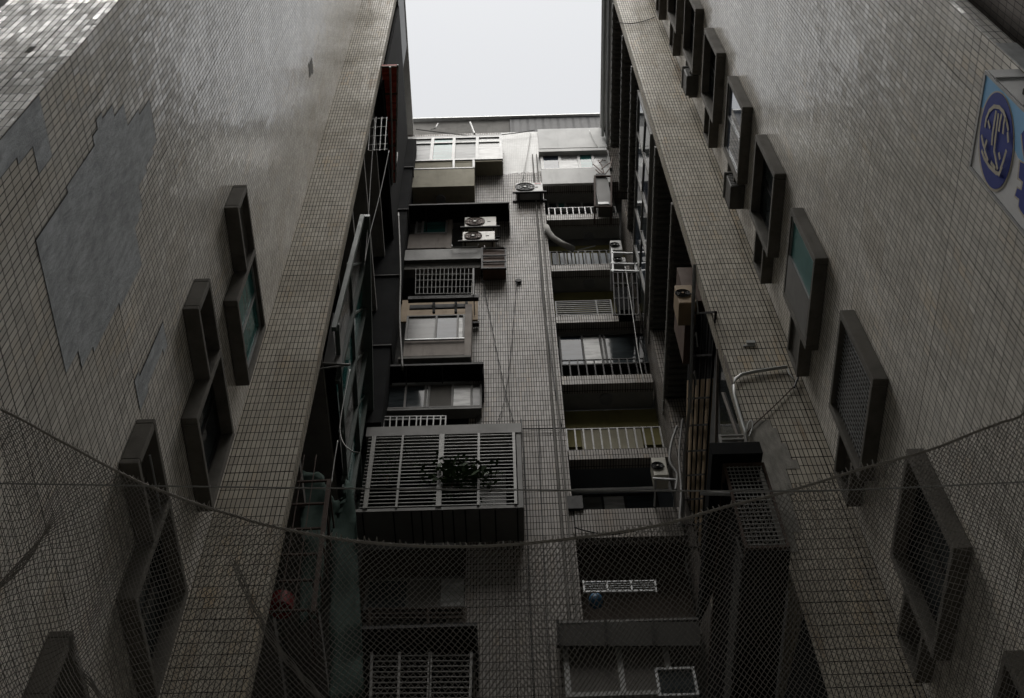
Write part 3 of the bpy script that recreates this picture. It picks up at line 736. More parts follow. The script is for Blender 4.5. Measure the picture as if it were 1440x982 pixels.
gr = MB(); Yk = 16.3
for k in range(15): u = 585+k*5.7; gr.bar(onY(u, 378, Yk), onY(u-1, 413, Yk), .012)
for v in (386, 394, 404, 413): gr.bar(onY(584, v+.5, Yk), onY(666, v-.5, Yk), .018)
gr.build('front_bars', 'dimsteel', t)
sd = MB()
for v in (386, 404, 413): p = onY(666, v, Yk); sd.bar(p, p+Vector((0, .7, 0)), .022)
sd.bar(onY(666, 378, Yk), onY(666, 415, Yk), .035); sd.build('side_bars', 'dimsteel', t)
t = thing('shelf', 'dark steel shelf with posts below the grey wire cage', 'shelf', tuple(onY(620, 419, 16.4)))
s = MB(); rect(s, 574, 415.5, 673, 419.5, 16.4, .12); s.build('board', 'blackm', t)
for u in (610, 641, 656): s = MB(); s.bar(onY(u, 420, 16.6), onY(u, 440, 16.6), .07); s.build('post', 'blackm', t)
s = MB(); rect(s, 576, 428, 655, 433, 16.62, .05); s.build('crossbar', 'blackm', t)
t = thing('bracket_bar', 'short black bar at the foot of the tan board', 'bar', tuple(onY(668, 453, 16.9)))
s = MB(); rect(s, 664, 452, 673, 454.5, 16.85, .12); s.build('bar', 'blackm', t)
t = thing('security_grille', 'pale steel balcony grille between the dark sill and the grey box roof', 'grille', tuple(onY(570, 597, 16.5)))
gr = MB(); Yk = 16.5
for u in (520, 530, 540, 549, 558, 567, 576, 586, 592, 601, 610, 620, 627): gr.bar(onY(u, 586, Yk), onY(u-1, 602, Yk), .028)
for v in (586, 590): gr.bar(onY(518, v+.6, Yk), onY(628, v-.6, Yk), .025)
gr.build('bars', 'alu', t)
# plants inside the grille box
def bush(label, u, v, Y, rx, rz, n):
    c = onY(u, v, Y); t = thing('potted_plant', label, 'plant', tuple(c), 'plants behind the white grille')
    lf = MB()
    for _ in range(n):
        p = c+Vector((random.gauss(0, rx), random.uniform(-.12, .2), random.gauss(0, rz))); d = Vector((random.uniform(-1, 1), random.uniform(-1, 1), random.uniform(-.8, .4))).normalized()
        e = d.cross(Vector((random.random(), random.random(), random.random()))).normalized(); L = random.uniform(.10, .24)
        lf.poly([p, p+d*L*.35+e*L*.22, p+d*L*.7+e*L*.16, p+d*L, p+d*L*.7-e*L*.16, p+d*L*.35-e*L*.22])
    lf.build('leaves', 'leaf', t)
    MB().tube([c+Vector((0, .1, -.5)), c+Vector((.03, .05, 0))], .02).build('stem', 'brown', t)
bush('leafy dark plant pushing out through the middle of the white grille', 635, 665, 16.12, .28, .28, 240)
bush('smaller leafy dark plant by the right post of the white grille', 672, 667, 16.12, .2, .2, 130)
bush('sparse dark plant behind the left part of the white grille', 545, 655, 16.4, .3, .25, 70)

# ------------------------------------------------------------------ left inner side: cladding, red awning, green enclosure, tarps, cage
t = thing('cladding_panel', 'black sheet cladding hanging under the left roof edge', 'cladding', (-3.1, 14, 32))
MB().box(-3.2, YS+.5, 33.5, -3.12, YB-.03, 41.2).build('sheet', 'black', t)
MB().box(-3.3, YS+.3, 41.22, -3.14, YS+2.6, ROOF-.02).build('light_panel', 'g_frost', t)
t = thing('duct_casing', 'black full-height duct casing in the left back corner', 'duct', (-3.1, 16.5, 26))
MB().box(-3.6, 16.1, 24.2, -2.84, YB-.05, 41.1).build('casing', 'black', t)
for z in (27.5, 31.2, 35.4, 38.6): MB().box(-3.61, 16.06, z, -2.81, YB-.06, z+.05).build('strap', 'blackm', t)
t = thing('awning', 'rust red sheet awning with white edge chain high on the left', 'awning', (-3.0, 13, 34.3))
MB().hexa([(-3.16, YS+.1, 34.2), (-2.72, YS+.1, 34.2), (-3.02, 14.7, 34.2), (-3.2, 14.7, 34.2)], [(-3.16, YS+.1, 34.28), (-2.72, YS+.1, 34.28), (-3.02, 14.7, 34.28), (-3.2, 14.7, 34.28)]).build('sheet', 'redsheet', t)
for f in range(5): y = YS+.1+f*.75; MB().box(-3.16, y, 34.14, -2.72-.09*f*.75, y+.05, 34.19).build('rafter', 'brown', t)
MB().tube([(-2.93, YS+.1, 34.1), (-3.0, 13, 34.08), (-3.1, 14.7, 34.1)], .03).build('edge_chain', 'wire', t)
MB().tube([(-2.73, YS+.08, 34.2), (-3.02, 14.7, 34.2)], .025).build('edge_trim', 'wire', t)
t = thing('laundry_rack', 'thin grey wire rack under the red awning', 'rack', (-3.0, 11.8, 29))
fr = MB(); Yk = 11.6
for u in (521, 529, 537, 544): fr.bar(onY(u, 165, Yk), onY(u-3, 212, Yk), .014)
for v in (168, 180, 192, 204, 212): fr.bar(onY(519, v, Yk), onY(545, v-2, Yk), .014)
fr.build('bars', 'wire', t)
t = thing('wall_lamp', 'small white box fitting on the end of the red awning', 'lamp', tuple(onY(556, 222, 14.5)))
s = MB(); rect(s, 552, 214, 558, 231, 14.5, .12); s.build('housing', 'signw', t)
t = thing('glass_enclosure', 'green framed glass balcony enclosure sticking out behind the left tiled pier', 'enclosure', (-3.1, 14, 22))
P1, P2 = Vector((-2.90, YS+.3, 25.1)), Vector((-3.18, 16.8, 24.7))
MB().bar(P1, P2, .2, .12).build('beam', 'green', t)
for dz in (-2.2, -4.6): MB().bar(P1+Vector((-.14, 0, dz)), P2+Vector((-.02, 0, dz)), .08).build('rail', 'green', t)
for f in (0, .2, .4, .6, .8, 1.): q = P1.lerp(P2, f); MB().bar(q+Vector((-.05, 0, -.06)), q+Vector((-.14*(1-f)-.03, 0, -4.8)), .09).build('post', 'green', t)
for f in (0, .2, .4, .6, .8):
    q, w_ = P1.lerp(P2, f), P1.lerp(P2, f+.2)
    MB().poly([q+Vector((-.1, .05, -.1)), w_+Vector((-.08, -.05, -.1)), w_+Vector((-.16+.12*f, -.05, -4.6)), q+Vector((-.22+.12*f, .05, -4.6))]).build('pane', 'g_teal' if int(f*5) % 2 else 'g_grey', t)
    MB().bar(q+Vector((-.1, .05, -2.2)), w_+Vector((-.1, -.05, -.1)), .04).build('brace', 'green', t)
t = thing('wall_panel', 'grey weathered board behind the edge of the left pier', 'panel', (-3.4, 12, 20.5))
MB().hexa([onY(455, 511, 12.1), onY(480, 513, 12.1), onY(480, 513, 12.1)+Vector((0, .03, 0)), onY(455, 511, 12.1)+Vector((0, .03, 0))], [onY(468, 440, 12.1), onY(486, 440, 12.1), onY(486, 440, 12.1)+Vector((0, .03, 0)), onY(468, 440, 12.1)+Vector((0, .03, 0))]).build('board', 'greyp', t)
MB().bar(onY(450, 511, 12.05), onY(493, 513, 12.05), .035).build('bracket_arm', 'slat', t)
MB().bar(onY(450, 519, 12.05), onY(492, 513, 12.07), .03).build('bracket_arm', 'slat', t)
def tarp_sheet(label, outline, Y, seed):
    rnd = random.Random(seed); pts = [onY(u, v, Y) for u, v in outline]
    bm = bmesh.new(); f = bm.faces.new([bm.verts.new(p) for p in pts])
    bmesh.ops.triangulate(bm, faces=[f]); 
    for _ in range(4): bmesh.ops.subdivide_edges(bm, edges=[e for e in bm.edges if e.calc_length() > .12], cuts=1)
    bmesh.ops.triangulate(bm, faces=bm.faces)
    for v in bm.verts: v.co.y += .05*abs(math.sin(v.co.x*11+seed+.6*math.sin(v.co.z*2)))+.05*abs(math.sin(v.co.z*2.1+v.co.x*4+seed))+rnd.uniform(-.012, .012)
    mb = MB(); mb.v = [v.co.copy() for v in bm.verts]; bm.verts.index_update(); mb.f = [tuple(v.index for v in f.verts) for f in bm.faces]; bm.free()
    o = mb.build('tarpaulin', 'tarp', org=pts[0], smooth=True)
    md = o.modifiers.new('thickness', 'SOLIDIFY'); md.thickness = .006
    return tag(o, label, 'tarpaulin', 'torn green tarpaulins')
tarp_sheet('torn green tarpaulin hanging behind the rusty cage', [(421, 658), (440, 662), (455, 664), (457, 678), (462, 682), (460, 720), (456, 780), (448, 860), (420, 880), (424, 760), (420, 700)], 12.7, 1)
tarp_sheet('long torn green tarpaulin left of the white grille box', [(466, 692), (470, 699), (480, 698), (486, 690), (488, 705), (486, 668), (496, 680), (500, 720), (503, 790), (508, 880), (512, 990), (462, 990), (463, 860), (462, 760)], 13.2, 2)
t = thing('window_cage', 'rusty steel window cage standing out from the left pier', 'window cage', tuple(onY(420, 760, 11.7)))
fr = MB(); Yk = 11.75
for v, a_, b_ in ((678, 418, 462), (710, 411, 458), (745, 403, 452), (781, 396, 446), (818, 388, 440), (860, 380, 434)): fr.bar(onY(a_, v, Yk), onY(b_, v-2, Yk), .03); fr.bar(onY(b_, v-2, Yk), onY(b_, v-2, Yk)+Vector((0, .9, 0)), .025)
for a_, b_ in ((428, 392), (445, 412)): fr.bar(onY(a_, 640, Yk), onY(b_, 862, Yk), .014)
fr.build('bars', 'rust', t)
MB().bar(onY(463, 676, Yk-.03), onY(440, 862, Yk-.03), .06).build('post', 'rust', t)
t = thing('plastic_basin', 'red plastic basin inside the rusty window cage', 'basin', tuple(onY(396, 852, 12.0)))
c = onY(396, 850, 12.0)
MB().tube([c+Vector((0, 0, -.12)), c+Vector((0, 0, .12))], .16, 16).build('bowl', 'red', t)
# ------------------------------------------------------------------ right inner side
rs = thing('louvre_gallery', 'stack of louvred balcony edges running along the inner right wall', 'balconies', (3.7, 14, 20))
for z, ya, yb in ((36.75, YS+.3, 16.3), (34.0, YS+.3, 16.3), (28.25, YS+.3, 16.75), (25.1, YS+.3, 16.8), (40.0, YS+.3, 16.2)):
    sf = MB().box(3.56, ya, z+.1, 4.09, yb, z+.2).build('soffit', 'rib', rs)
    sb = MB(); y = ya
    while y < yb:
        sb.box(3.62, y, z+.03, 4.08, y+.05, z+.098); y += .16
    sb.build('batten', 'char', sf)
    fn = MB(); y = ya+.05
    while y < yb-.1:
        fn.hexa([(3.50, y, z-.14), (3.53, y, z-.14), (3.53, y+.015, z-.14), (3.50, y+.015, z-.14)], [(3.50, y+.17, z+.13), (3.53, y+.17, z+.13), (3.53, y+.185, z+.13), (3.50, y+.185, z+.13)]); y += .26
    fn.build('fin', 'slat', sf)
    MB().box(3.53, ya, z+.13, 3.59, yb, z+.24).build('edge_trim', 'slat', sf)
t = thing('glass_enclosure', 'dark glass balcony enclosure high on the inner right wall', 'enclosure', (3.6, 14, 31))
for k in range(5):
    y0_ = YS+.35+k*1.08
    MB().box(3.55, y0_+.04, 29.4, 3.57, y0_+1.04, 32.2).build('pane', 'g_blue' if k % 2 else 'g_dark', t)
    MB().box(3.52, y0_-.04, 29.3, 3.58, y0_+.035, 32.3).build('post', 'slat', t)
    MB().bar((3.535, y0_+.05, 30.6), (3.535, y0_+1.03, 30.8), .03).build('transom', 'slat', t)
for z in (29.3, 32.3): MB().box(3.51, YS+.3, z-.06, 3.6, 16.8, z).build('rail', 'slat', t)
# white pipes along the right eave
for i, (x, z) in enumerate(((3.50, 42.9), (3.6, 42.2))):
    rail_thing(('white' if i == 0 else 'grey')+' pipe running along under the right eave', [(x, YS+.4, z), (x, YB-.1, z)], .05, 'pvc' if i == 0 else 'steel', 'eaves_pipe', 'pipe')
# brown cupboard and condenser on the inner right wall
t = thing('wall_cupboard', 'brown timber cupboard hung on the inner right wall', 'cupboard', (3.5, 12.6, 22.2))
MB().box(3.42, 12.0, 21.9, 3.9, 13.4, 23.3).build('carcass', 'brown', t)
t = condenser('air_conditioner', 'old yellowed condenser beside the brown cupboard on the right', (3.42, 11.9, 21.65), .34, .72, .5, mat='tanw', fan='fang')
t = thing('pole', 'grey steel pole running up beside the tan slatted screen', 'pole', (3.4, 12.2, 20))
MB().tube([onX(977, 372, 3.55), onX(975, 420, 3.5), onX(971, 560, 3.5), onX(963, 640, 3.5), onX(958, 780, 3.5)], .035).build('tube', 'steel', t)
for v, u in ((430, 975), (476, 974), (530, 972), (585, 968)):
    MB().tube([onX(u, v, 3.46), onX(u+5, v-8, 3.44), onX(u+7, v+12, 3.45)], .016).build('clip', 'wire', t)
t = thing('slatted_screen', 'tan boarded screen behind black bars on the inner right wall', 'screen', (3.5, 14, 20))
def quadX(pix, X, th): return [onX(u, v, X) for u, v in pix]
q = quadX([(966, 535), (1001, 533), (985, 790), (962, 790)], 3.62, 0)
MB().prism(q, (.03, 0, 0)).build('boards', 'tanw', t)
q = quadX([(972, 440), (1006, 438), (1001, 532), (966, 534)], 3.62, 0)
MB().prism(q, (.03, 0, 0)).build('dark_boards', 'black', t)
br = MB()
for f in (0, .24, .48, .74, 1.): br.bar(onX(972+34*f, 440, 3.58), onX(962+23*f, 790, 3.58), .03)
for v in (440, 500, 560, 598, 634, 668, 702, 738, 770): br.bar(onX(971-(v-440)*.03, v+1, 3.57), onX(1006-(v-440)*.06, v-1, 3.57), .035)
br.build('bars', 'blackm', t)
t = thing('cement_wedge', 'pointed tan board end below the slatted screen', 'board', tuple(onX(985, 785, 3.5)))
MB().prism([onX(974, 782, 3.6), onX(990, 780, 3.6), onX(988, 822, 3.6)], (.03, 0, 0)).build('board', 'tanw', t)
# inner right window strip + white frame under the hose
t = thing('window_strip', 'narrow dark window with pale frame behind the right pier edge', 'window', (3.58, 11.5, 17.5))
MB().prism(quadX([(1008, 492), (1019, 500), (1052, 618), (1014, 622)], 3.585, 0), (.02, 0, 0)).build('glass', 'g_dark', t)
fr = MB()
fr.bar(onX(1010, 490, 3.57), onX(1007, 622, 3.57), .05); fr.bar(onX(1016, 553, 3.57), onX(1040, 622, 3.57), .035); fr.bar(onX(1019, 500, 3.57), onX(1051, 617, 3.57), .03)
fr.build('frame', 'pinkw', t)
t = thing('shutter_rack', 'small white louvred rack on top of the black mesh cage', 'rack', tuple(onY(1030, 630, 11.0)))
fr = MB(); Yk = 11.0
for v in (613, 618.5, 624, 630): fr.bar(onY(1012+(v-613)*.15, v+.5, Yk), onY(1048+(v-613)*.1, v-.5, Yk), .03)
for u in (1012, 1047): fr.bar(onY(u, 612, Yk), onY(u+3, 632, Yk), .035)
fr.build('frame', 'slat', t)
s = MB(); rect(s, 1024, 623, 1043, 629, Yk+.05, .2); s.build('box', 'acw2', t)
# black mesh cage projecting in front of the right pier
t = thing('window_cage', 'black mesh window cage with brown frame on the right pier behind the net', 'window cage', (3.3, 10.9, 14))
Yk = 10.85
A, B, C_, D_ = onY(1024, 652, Yk), onY(1062, 648, Yk), onY(1105, 770, Yk), onY(1050, 774, Yk)
x0, x1 = 2.98, 3.56; zt, zb = A.z, C_.z
fr = MB()
for x in (x0+.02, x1-.02): fr.box(x-.02, Yk, zb, x+.02, Yk+.04, zt)
for z in (zb, zt-.04): fr.box(x0, Yk-.005, z, x1, Yk+.035, z+.04); fr.box(x0, Yk+.036, z, x0+.04, 16, z+.04)
fr.build('frame', 'rust', t)
me = MB(); k = 0
z = zb+.08
while z < zt-.05: me.box(x0+.04, Yk+.01, z, x1-.04, Yk+.018, z+.014); z += .085
x = x0+.08
while x < x1-.05: me.box(x, Yk+.02, zb+.04, x+.010, Yk+.027, zt-.04); x += .056
me.build('mesh', 'wire', t)
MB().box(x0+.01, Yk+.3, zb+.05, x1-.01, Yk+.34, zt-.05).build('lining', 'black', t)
MB().box(x0+.0, Yk+.05, zb-.05, x1-.002, 15.8, zb-.003).build('tray', 'black', t)
sl = MB(); y = Yk+.2
while y < 15.7: sl.box(x0-.03, y, zb+.05, x0-.002, y+.035, zb+.5); y += .16
sl.build('side_slats', 'char', t)
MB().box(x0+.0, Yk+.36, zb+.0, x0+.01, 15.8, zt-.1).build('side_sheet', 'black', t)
MB().hexa([(x0-.15, Yk-.15, zt+.02), (x1-.02, Yk-.15, zt+.02), (x1-.02, 11.19, zt+.12), (x0-.15, 14, zt+.12)], [(x0-.15, Yk-.15, zt+.3), (x1-.02, Yk-.15, zt+.3), (x1-.02, 11.19, zt+.42), (x0-.15, 14, zt+.42)]).build('roof', 'black', t)
rail_thing('short grey pipe stub sticking out beside the black mesh cage', [onY(985, 694, 10.9), onY(1028, 695, 10.9)], .03, 'steel', 'pipe_stub', 'pipe')
# thin leaves of the inner right wall edge: tiled pilaster seen at the back
MB().box(3.56, 16.3, 18, 4.09, 17.6, 36.2).build('pilaster', 'tile_b', rb)

# ------------------------------------------------------------------ hose, cables, pipes, aerial
Ys_ = YS-.05
hose = [onY(u, v, Ys_) for u, v in ((1107, 516), (1085, 519), (1060, 523), (1043, 527), (1034, 533), (1031, 543), (1033, 556), (1038, 575), (1043, 592), (1048, 607), (1050, 620))]
o = MB().tube(hose, .028, 8).build('drain_hose', 'pvc', org=hose[0], smooth=True); tag(o, 'white plastic hose bent over the tiled right pier', 'hose')
def cable(label, pts, r=.008, mat='cable', name='cable', grp=None):
    # smooth through the points
    P = [Vector(p) for p in pts]; out = []
    for i in range(len(P)-1):
        p0, p1, p2, p3 = P[max(i-1, 0)], P[i], P[i+1], P[min(i+2, len(P)-1)]
        for k in range(8):
            t_ = k/8; out.append(.5*((2*p1)+(p2-p0)*t_+(2*p0-5*p1+4*p2-p3)*t_**2+(3*p1-p0-3*p2+p3)*t_**3))
    out.append(P[-1])
    o = MB().tube(out, r, 5).build(name, mat, org=P[0], smooth=True); return tag(o, label, 'cable', grp)
Yc = YB-.06
def cy(px, Y=Yc): return [onY(u, v, Y) for u, v in px]
G = 'cables strung over the tiled pier'
cable('black cable slanting right down the tiled pier', cy([(676, 380), (686, 430), (700, 500), (713, 560), (724, 598)]), .010, grp=G)
cable('black cable slanting left down the tiled pier and crossing another', cy([(727, 392), (723, 440), (718, 500), (710, 560), (698, 598)]), .009, grp=G)
cable('black cable down the right edge of the tiled pier', cy([(757, 330), (762, 415), (768, 450), (778, 530), (790, 600)]), .013, grp=G)
cable('dark drain cable straight down the middle of the pier', cy([(733, 590), (740, 700), (744, 820), (751, 985)], YB-.03), .012, grp=G)
cable('thin vertical cable right of the pier middle', cy([(757, 590), (762, 720), (768, 860), (776, 985)], YB-.03), .009, grp=G)
cable('horizontal black cable crossing the pier at the white grille box', cy([(735, 603), (760, 603), (797, 602)]), .016, grp=G)
cable('black cable sagging below the roof parapet', cy([(585, 182), (625, 187), (665, 191), (700, 190), (735, 186), (752, 183)], YB-.12), .016, grp=G)
cable('thin grey cable down the white painted pier top', cy([(746, 186), (742, 215), (734, 255)]), .012, 'wire', grp=G)
cable('grey cable sloping across the white parapet', cy([(829, 184), (838, 203), (846, 212)], YB-.1), .014, 'wire', grp=G)
cable('rope cable low across the tiled spandrel', cy([(808, 742), (830, 748), (860, 752), (905, 744)], YB-.1), .014, grp=G)
rail_thing('white pipe leaning on the roof room parapet', [onY(661, 172, YB-.02), onY(667, 188, YB-.02)], .03, 'alu', 'vent_pipe', 'pipe')
rail_thing('curved white pipe end on the roof room', [onY(616, 174, YB+.1), onY(613, 180, YB+.1), onY(606, 183, YB+.1)], .025, 'alu', 'vent_pipe', 'pipe')
duct = [onY(u, v, 16.9) for u, v in ((768, 319), (771, 326), (778, 335), (790, 343), (806, 350))]
o = MB().tube(duct, .09, 10).build('flexible_duct', 'soffit', org=duct[0], smooth=True); tag(o, 'grey flexible duct drooping over the balcony with blue crates', 'duct')
rail_thing('white stick leaning over the dark balcony railing', [onY(813, 352, 16.9), onY(837, 346, 16.9)], .022, 'alu', 'pole', 'pole')
for i in range(8):
    o = MB(); u = 777+i*11; rect(o, u, 356, u+9, 372, 17.2, .3); o = o.build('crate', 'bluegrey', org=onY(u, 372, 17.2)); tag(o, 'blue grey crate behind the dark railing in the right bay', 'crate', 'crates behind the dark railing')
o = MB().disc(onY(729, 394, YB-.08), .09, .06, 12).build('wall_vent', 'blackm', org=onY(729, 394, YB-.08)); tag(o, 'small black vent cap on the tiled pier', 'vent')
o = MB(); rect(o, 826, 826, 850, 848, 17.15, .3); c = onY(838, 848, 17.15); o = o.build('bag', 'bluebag', org=c); tag(o, 'blue plastic bag behind the low steel railing', 'bag'); 
md = o.modifiers.new('round', 'SUBSURF'); md.levels = 2; md.render_levels = 2
t = thing('roof_aerial', 'spiky dead plant and aerial standing on the caged condenser', 'aerial', tuple(onY(850, 246, 16.5)))
tw = MB(); b0 = onY(850, 246, 16.5)
for px in (((850, 246), (846, 232), (841, 226)), ((848, 244), (840, 236), (834, 231)), ((846, 238), (853, 232), (860, 228)), ((852, 244), (858, 236), (861, 222)), ((848, 246), (842, 243), (838, 239)), ((843, 229), (847, 225), (851, 226))):
    tw.tube([onY(u, v, 16.5+.1*k) for k, (u, v) in enumerate(px)], .02, 5)
tw.build('branches', 'brown', t)
s = MB(); rect(s, 838, 244, 852, 247, 16.45, .3); s.build('pot', 'blackm', t)
# left side cables
cable('looped grey cable hanging in the dark recess on the left', cy([(492, 520), (484, 560), (478, 600), (482, 622), (494, 634), (505, 637)], 12.4), .012, 'wire')
cable('thin pale cable running down the left recess from the red awning', cy([(547, 212), (535, 270), (520, 330), (512, 375)], 11.9), .010, 'dimsteel')
cable('second thin pale cable in the left recess', cy([(527, 168), (522, 240), (517, 320), (513, 370)], 11.8), .008, 'dimsteel')
cable('short dark cable tail above the torn tarpaulin', cy([(475, 620), (470, 650), (466, 680)], 12.3), .01, 'wire')
cable('grey conduit dropping beside the duct casing', cy([(560, 300), (563, 380), (562, 450), (566, 520)], 15.9), .03, 'char')
cable('pale cable bundle hanging down by the small pale condenser', cy([(952, 600), (944, 625), (942, 650), (952, 668), (950, 690)], 16.1), .03, 'dimsteel')
cable('second pale cable bundle by the small pale condenser', cy([(960, 590), (955, 640), (958, 690), (955, 740)], 16.1), .026, 'dimsteel')
cable('grey cable hanging in front of the steel rack', cy([(879, 375), (888, 430), (898, 500), (906, 540)], 16.1), .012, 'wire')
cable('rusty cable slanting across the right tiled pier below the hose', cy([(1117, 543), (1090, 570), (1060, 598), (1049, 612)], YS-.03), .009, 'rust')
cable('dark cable crossing the top of the right tiled pier', cy([(868, 32), (890, 33), (908, 29), (921, 24)], YS-.03), .012)
cable('curled white cable end beside the hose', cy([(1050, 612), (1051, 598), (1056, 591), (1058, 600), (1053, 615)], YS-.04), .009, 'pvc')
cable('white cord from the window slab to the hose end', cy([(1107, 517), (1110, 526), (1116, 533)], YS-.05), .012, 'pvc')
o = MB(); o.tube([onY(1117, 545, YS-.06), onY(1122, 532, YS-.05), onY(1125, 528, YS-.03)], .018); o = o.build('wall_hook', 'blackm', org=onY(1117, 545, YS-.06)); tag(o, 'black hook on the right pier at the end of the hose', 'hook')
o = MB(); o.box(4.0, YS-.05, 18.85, 4.14, YS-.001, 18.93); o.box(3.93, YS-.02, 18.8, 4.12, YS-.001, 18.84); o = o.build('wall_fitting', 'pvc', org=(4.0, YS, 18.85)); tag(o, 'small broken grey fitting on the right tiled pier', 'fitting')

# overhead wire and the debris net
Yw_ = 5.4
pts = [onY(-140, 679, Yw_)]+[onY(u, v, Yw_) for u, v in ((0, 680), (360, 685.5), (720, 689), (1000, 690.5), (1150, 690), (1260, 686.5), (1440, 678))]+[onY(1640, 668, Yw_)]
pts[0].x = XL+.0; pts[-1].x = XR-.0
cable('taut grey wire stretched across the alley in front of the net', pts, .006, 'wire', 'overhead_wire')

rope_px = [(-60, 545), (0, 576), (100, 628), (200, 680), (330, 725), (440, 752), (540, 765), (640, 769), (730, 765), (830, 754), (930, 738), (1020, 713), (1110, 690), (1210, 660), (1310, 632), (1400, 598), (1440, 580), (1560, 520)]
YR = 5.8
RP = [onY(u, v, YR) for u, v in rope_px]
xs_r = [p.x for p in RP]
def rope(x):
    for i in range(len(RP)-1):
        if xs_r[i] <= x <= xs_r[i+1]:
            f = (x-xs_r[i])/(xs_r[i+1]-xs_r[i]); p0, p1, p2, p3 = RP[max(i-1, 0)], RP[i], RP[i+1], RP[min(i+2, len(RP)-1)]
            return .5*(2*p1.z+(p2.z-p0.z)*f+(2*p0.z-5*p1.z+4*p2.z-p3.z)*f*f+(3*p1.z-p0.z-3*p2.z+p3.z)*f**3)
    return RP[0].z if x < xs_r[0] else RP[-1].z
X0n, X1n = XL+.02, XR-.02
nt_ = thing('debris_net', 'sagging grey debris net hung from a rope across the alley', 'net', (0, YR, 7.2))
def netpt(x, s):
    """x across the alley, s metres down the net from the rope"""
    fold = .10*math.sin(x*3.1+.6*s)*min(1, s*1.2)+.05*math.sin(x*7.3-1.1*s)*min(1, s)
    side = max(0, (-x-2.2)/2.0); fold += side*.28*math.sin(x*6.5+s*2.2)*min(1, s)
    side2 = max(0, (x-2.6)/2.1); fold += side2*.12*math.sin(x*5.5-s*1.7)*min(1, s)
    xx = x+.10*math.sin(s*1.9+x*1.3)*min(1, s)+side*.15*math.sin(s*2.6)*min(1, s)
    xx = min(max(xx, X0n-.0), X1n+.0)
    return Vector((xx, YR+.46*s+fold, rope(x)-.88*s+.25*fold))
cw, chh = .042, .0245; ncol = int((X1n-X0n)/cw); nrow = 114
P = {}
for j in range(nrow+1):
    for i in range(ncol+1):
        x = X0n+(i+.5*(j % 2))*cw
        if x > X1n: continue
        jit = random.uniform(-.0035, .0035)
        P[i, j] = netpt(x+jit, j*chh+random.uniform(-.003, .003))
st = MB(); V_, F_ = st.v, st.f
def strand(p, q, r=.0032):
    d = (q-p); d.normalize(); a = d.cross(Vector((.3, .8, .52))).normalized(); b = d.cross(a); i = len(V_)
    o = (a*r, (-.5*a+.866*b)*r, (-.5*a-.866*b)*r)
    for w_ in (p, q):
        for x in o: V_.append(w_+x)
    F_.extend(((i, i+1, i+4, i+3), (i+1, i+2, i+5, i+4), (i+2, i, i+3, i+5)))
for (i, j), p in P.items():
    for ii in ((i, i+1) if j % 2 else (i-1, i)):
        q = P.get((ii, j+1))
        if q is not None: strand(p, q)
def fast_build(mb, name, mat, parent):
    me = bpy.data.meshes.new(name); o0 = parent.location
    me.from_pydata([tuple(v-o0) for v in mb.v], [], mb.f); me.materials.append(M[mat])
    o = bpy.data.objects.new(name, me); COL.objects.link(o); o.parent = parent; return o
fast_build(st, 'mesh', 'net', nt_)
rp = []
n_ = 420
for k in range(n_+1):
    x = X0n+(X1n-X0n)*k/n_; rp.append(Vector((x, YR, rope(x))))
r1 = MB(); 
for ph in (0, 2.09, 4.19): r1.tube([p+Vector((0, .006*math.cos(k*.9+ph), .006*math.sin(k*.9+ph))) for k, p in enumerate(rp)], .0062, 5)
r1.build('rope', 'rope', nt_)
fz = MB()     # frayed loops where the net is laced to the rope
zz = []
for k in range(0, n_, 2):
    p = rp[k]; h = random.uniform(.012, .055)
    zz += [p+Vector((0, -.008, -.004)), p+Vector((random.uniform(-.012, .02), random.uniform(-.02, .006), h)), p+Vector((.014, .008, .004))]
fz.tube(zz, .0042, 4)
fz.build('thread', 'rope', nt_)
def seam(px, ds):
    mb = MB(); pts = []
    for x, s in px: pts.append((x, s))
    out = []
    for k in range(len(pts)-1):
        for q in range(14): f = q/14; out.append((pts[k][0]+(pts[k+1][0]-pts[k][0])*f, pts[k][1]+(pts[k+1][1]-pts[k][1])*f))
    L = [netpt(x, s)+Vector((0, -.012, 0)) for x, s in out]
    for dd in range(4): mb.tube([p+Vector((dd*.013, -.004*dd, .01*math.sin(k+dd))) for k, p in enumerate(L)], .005, 4)
    mb.build('seam', 'net', nt_)
seam([(-4.05, 1.75), (-3.7, 2.05), (-3.3, 2.25), (-2.95, 2.5)], 0)
seam([(-3.1, 1.3), (-2.9, 1.55), (-2.6, 1.85), (-2.3, 2.1)], 0)
seam([(-1.95, .35), (-1.7, .7), (-1.45, 1.0), (-1.25, 1.3)], 0)

# ------------------------------------------------------------------ sign box on the right
t = thing('lightbox_sign', 'blue and white lightbox sign with round logo high on the near right corner', 'sign', (4.55, 4.4, 8))
SX = 4.40; sz1, sz0, sy0, sy1 = 11.44, 3.2, 3.97, 4.91
MB().box(SX+.012, sy0, sz0, XR-.003, sy1, sz1).build('casing', 'signw', t)
fc = MB().box(SX, sy0+.03, sz0+.03, SX+.011, sy1-.02, sz1-.03).build('face', 'signw', t)
tr = MB()
for y in (sy0, sy1-.022): tr.box(SX-.012, y, sz0, SX+.0, y+.028, sz1)
tr.box(SX-.012, sy0+.029, sz1-.035, SX, sy1-.023, sz1); tr.build('trim', 'steel', fc)
def sp(u, v, off=.0): p = onX(u, v, SX); return Vector((SX-off, p.y, p.z))
def art(px, off, mat, name): MB().prism([sp(u, v, off) for u, v in px], (.002, 0, 0)).build(name, mat, fc)
lb_px = [(1387, 101), (1440, 152), (1455, 166), (1452, 238), (1432, 222), (1418, 188), (1380, 150)]
art(lb_px, .003, 'lblue', 'blue_corner')
cy_, cz_ = 4.44, 10.93
def ell(ry, rz, n=40): return [Vector((SX, cy_+ry*math.cos(2*math.pi*k/n), cz_+rz*math.sin(2*math.pi*k/n))) for k in range(n)]
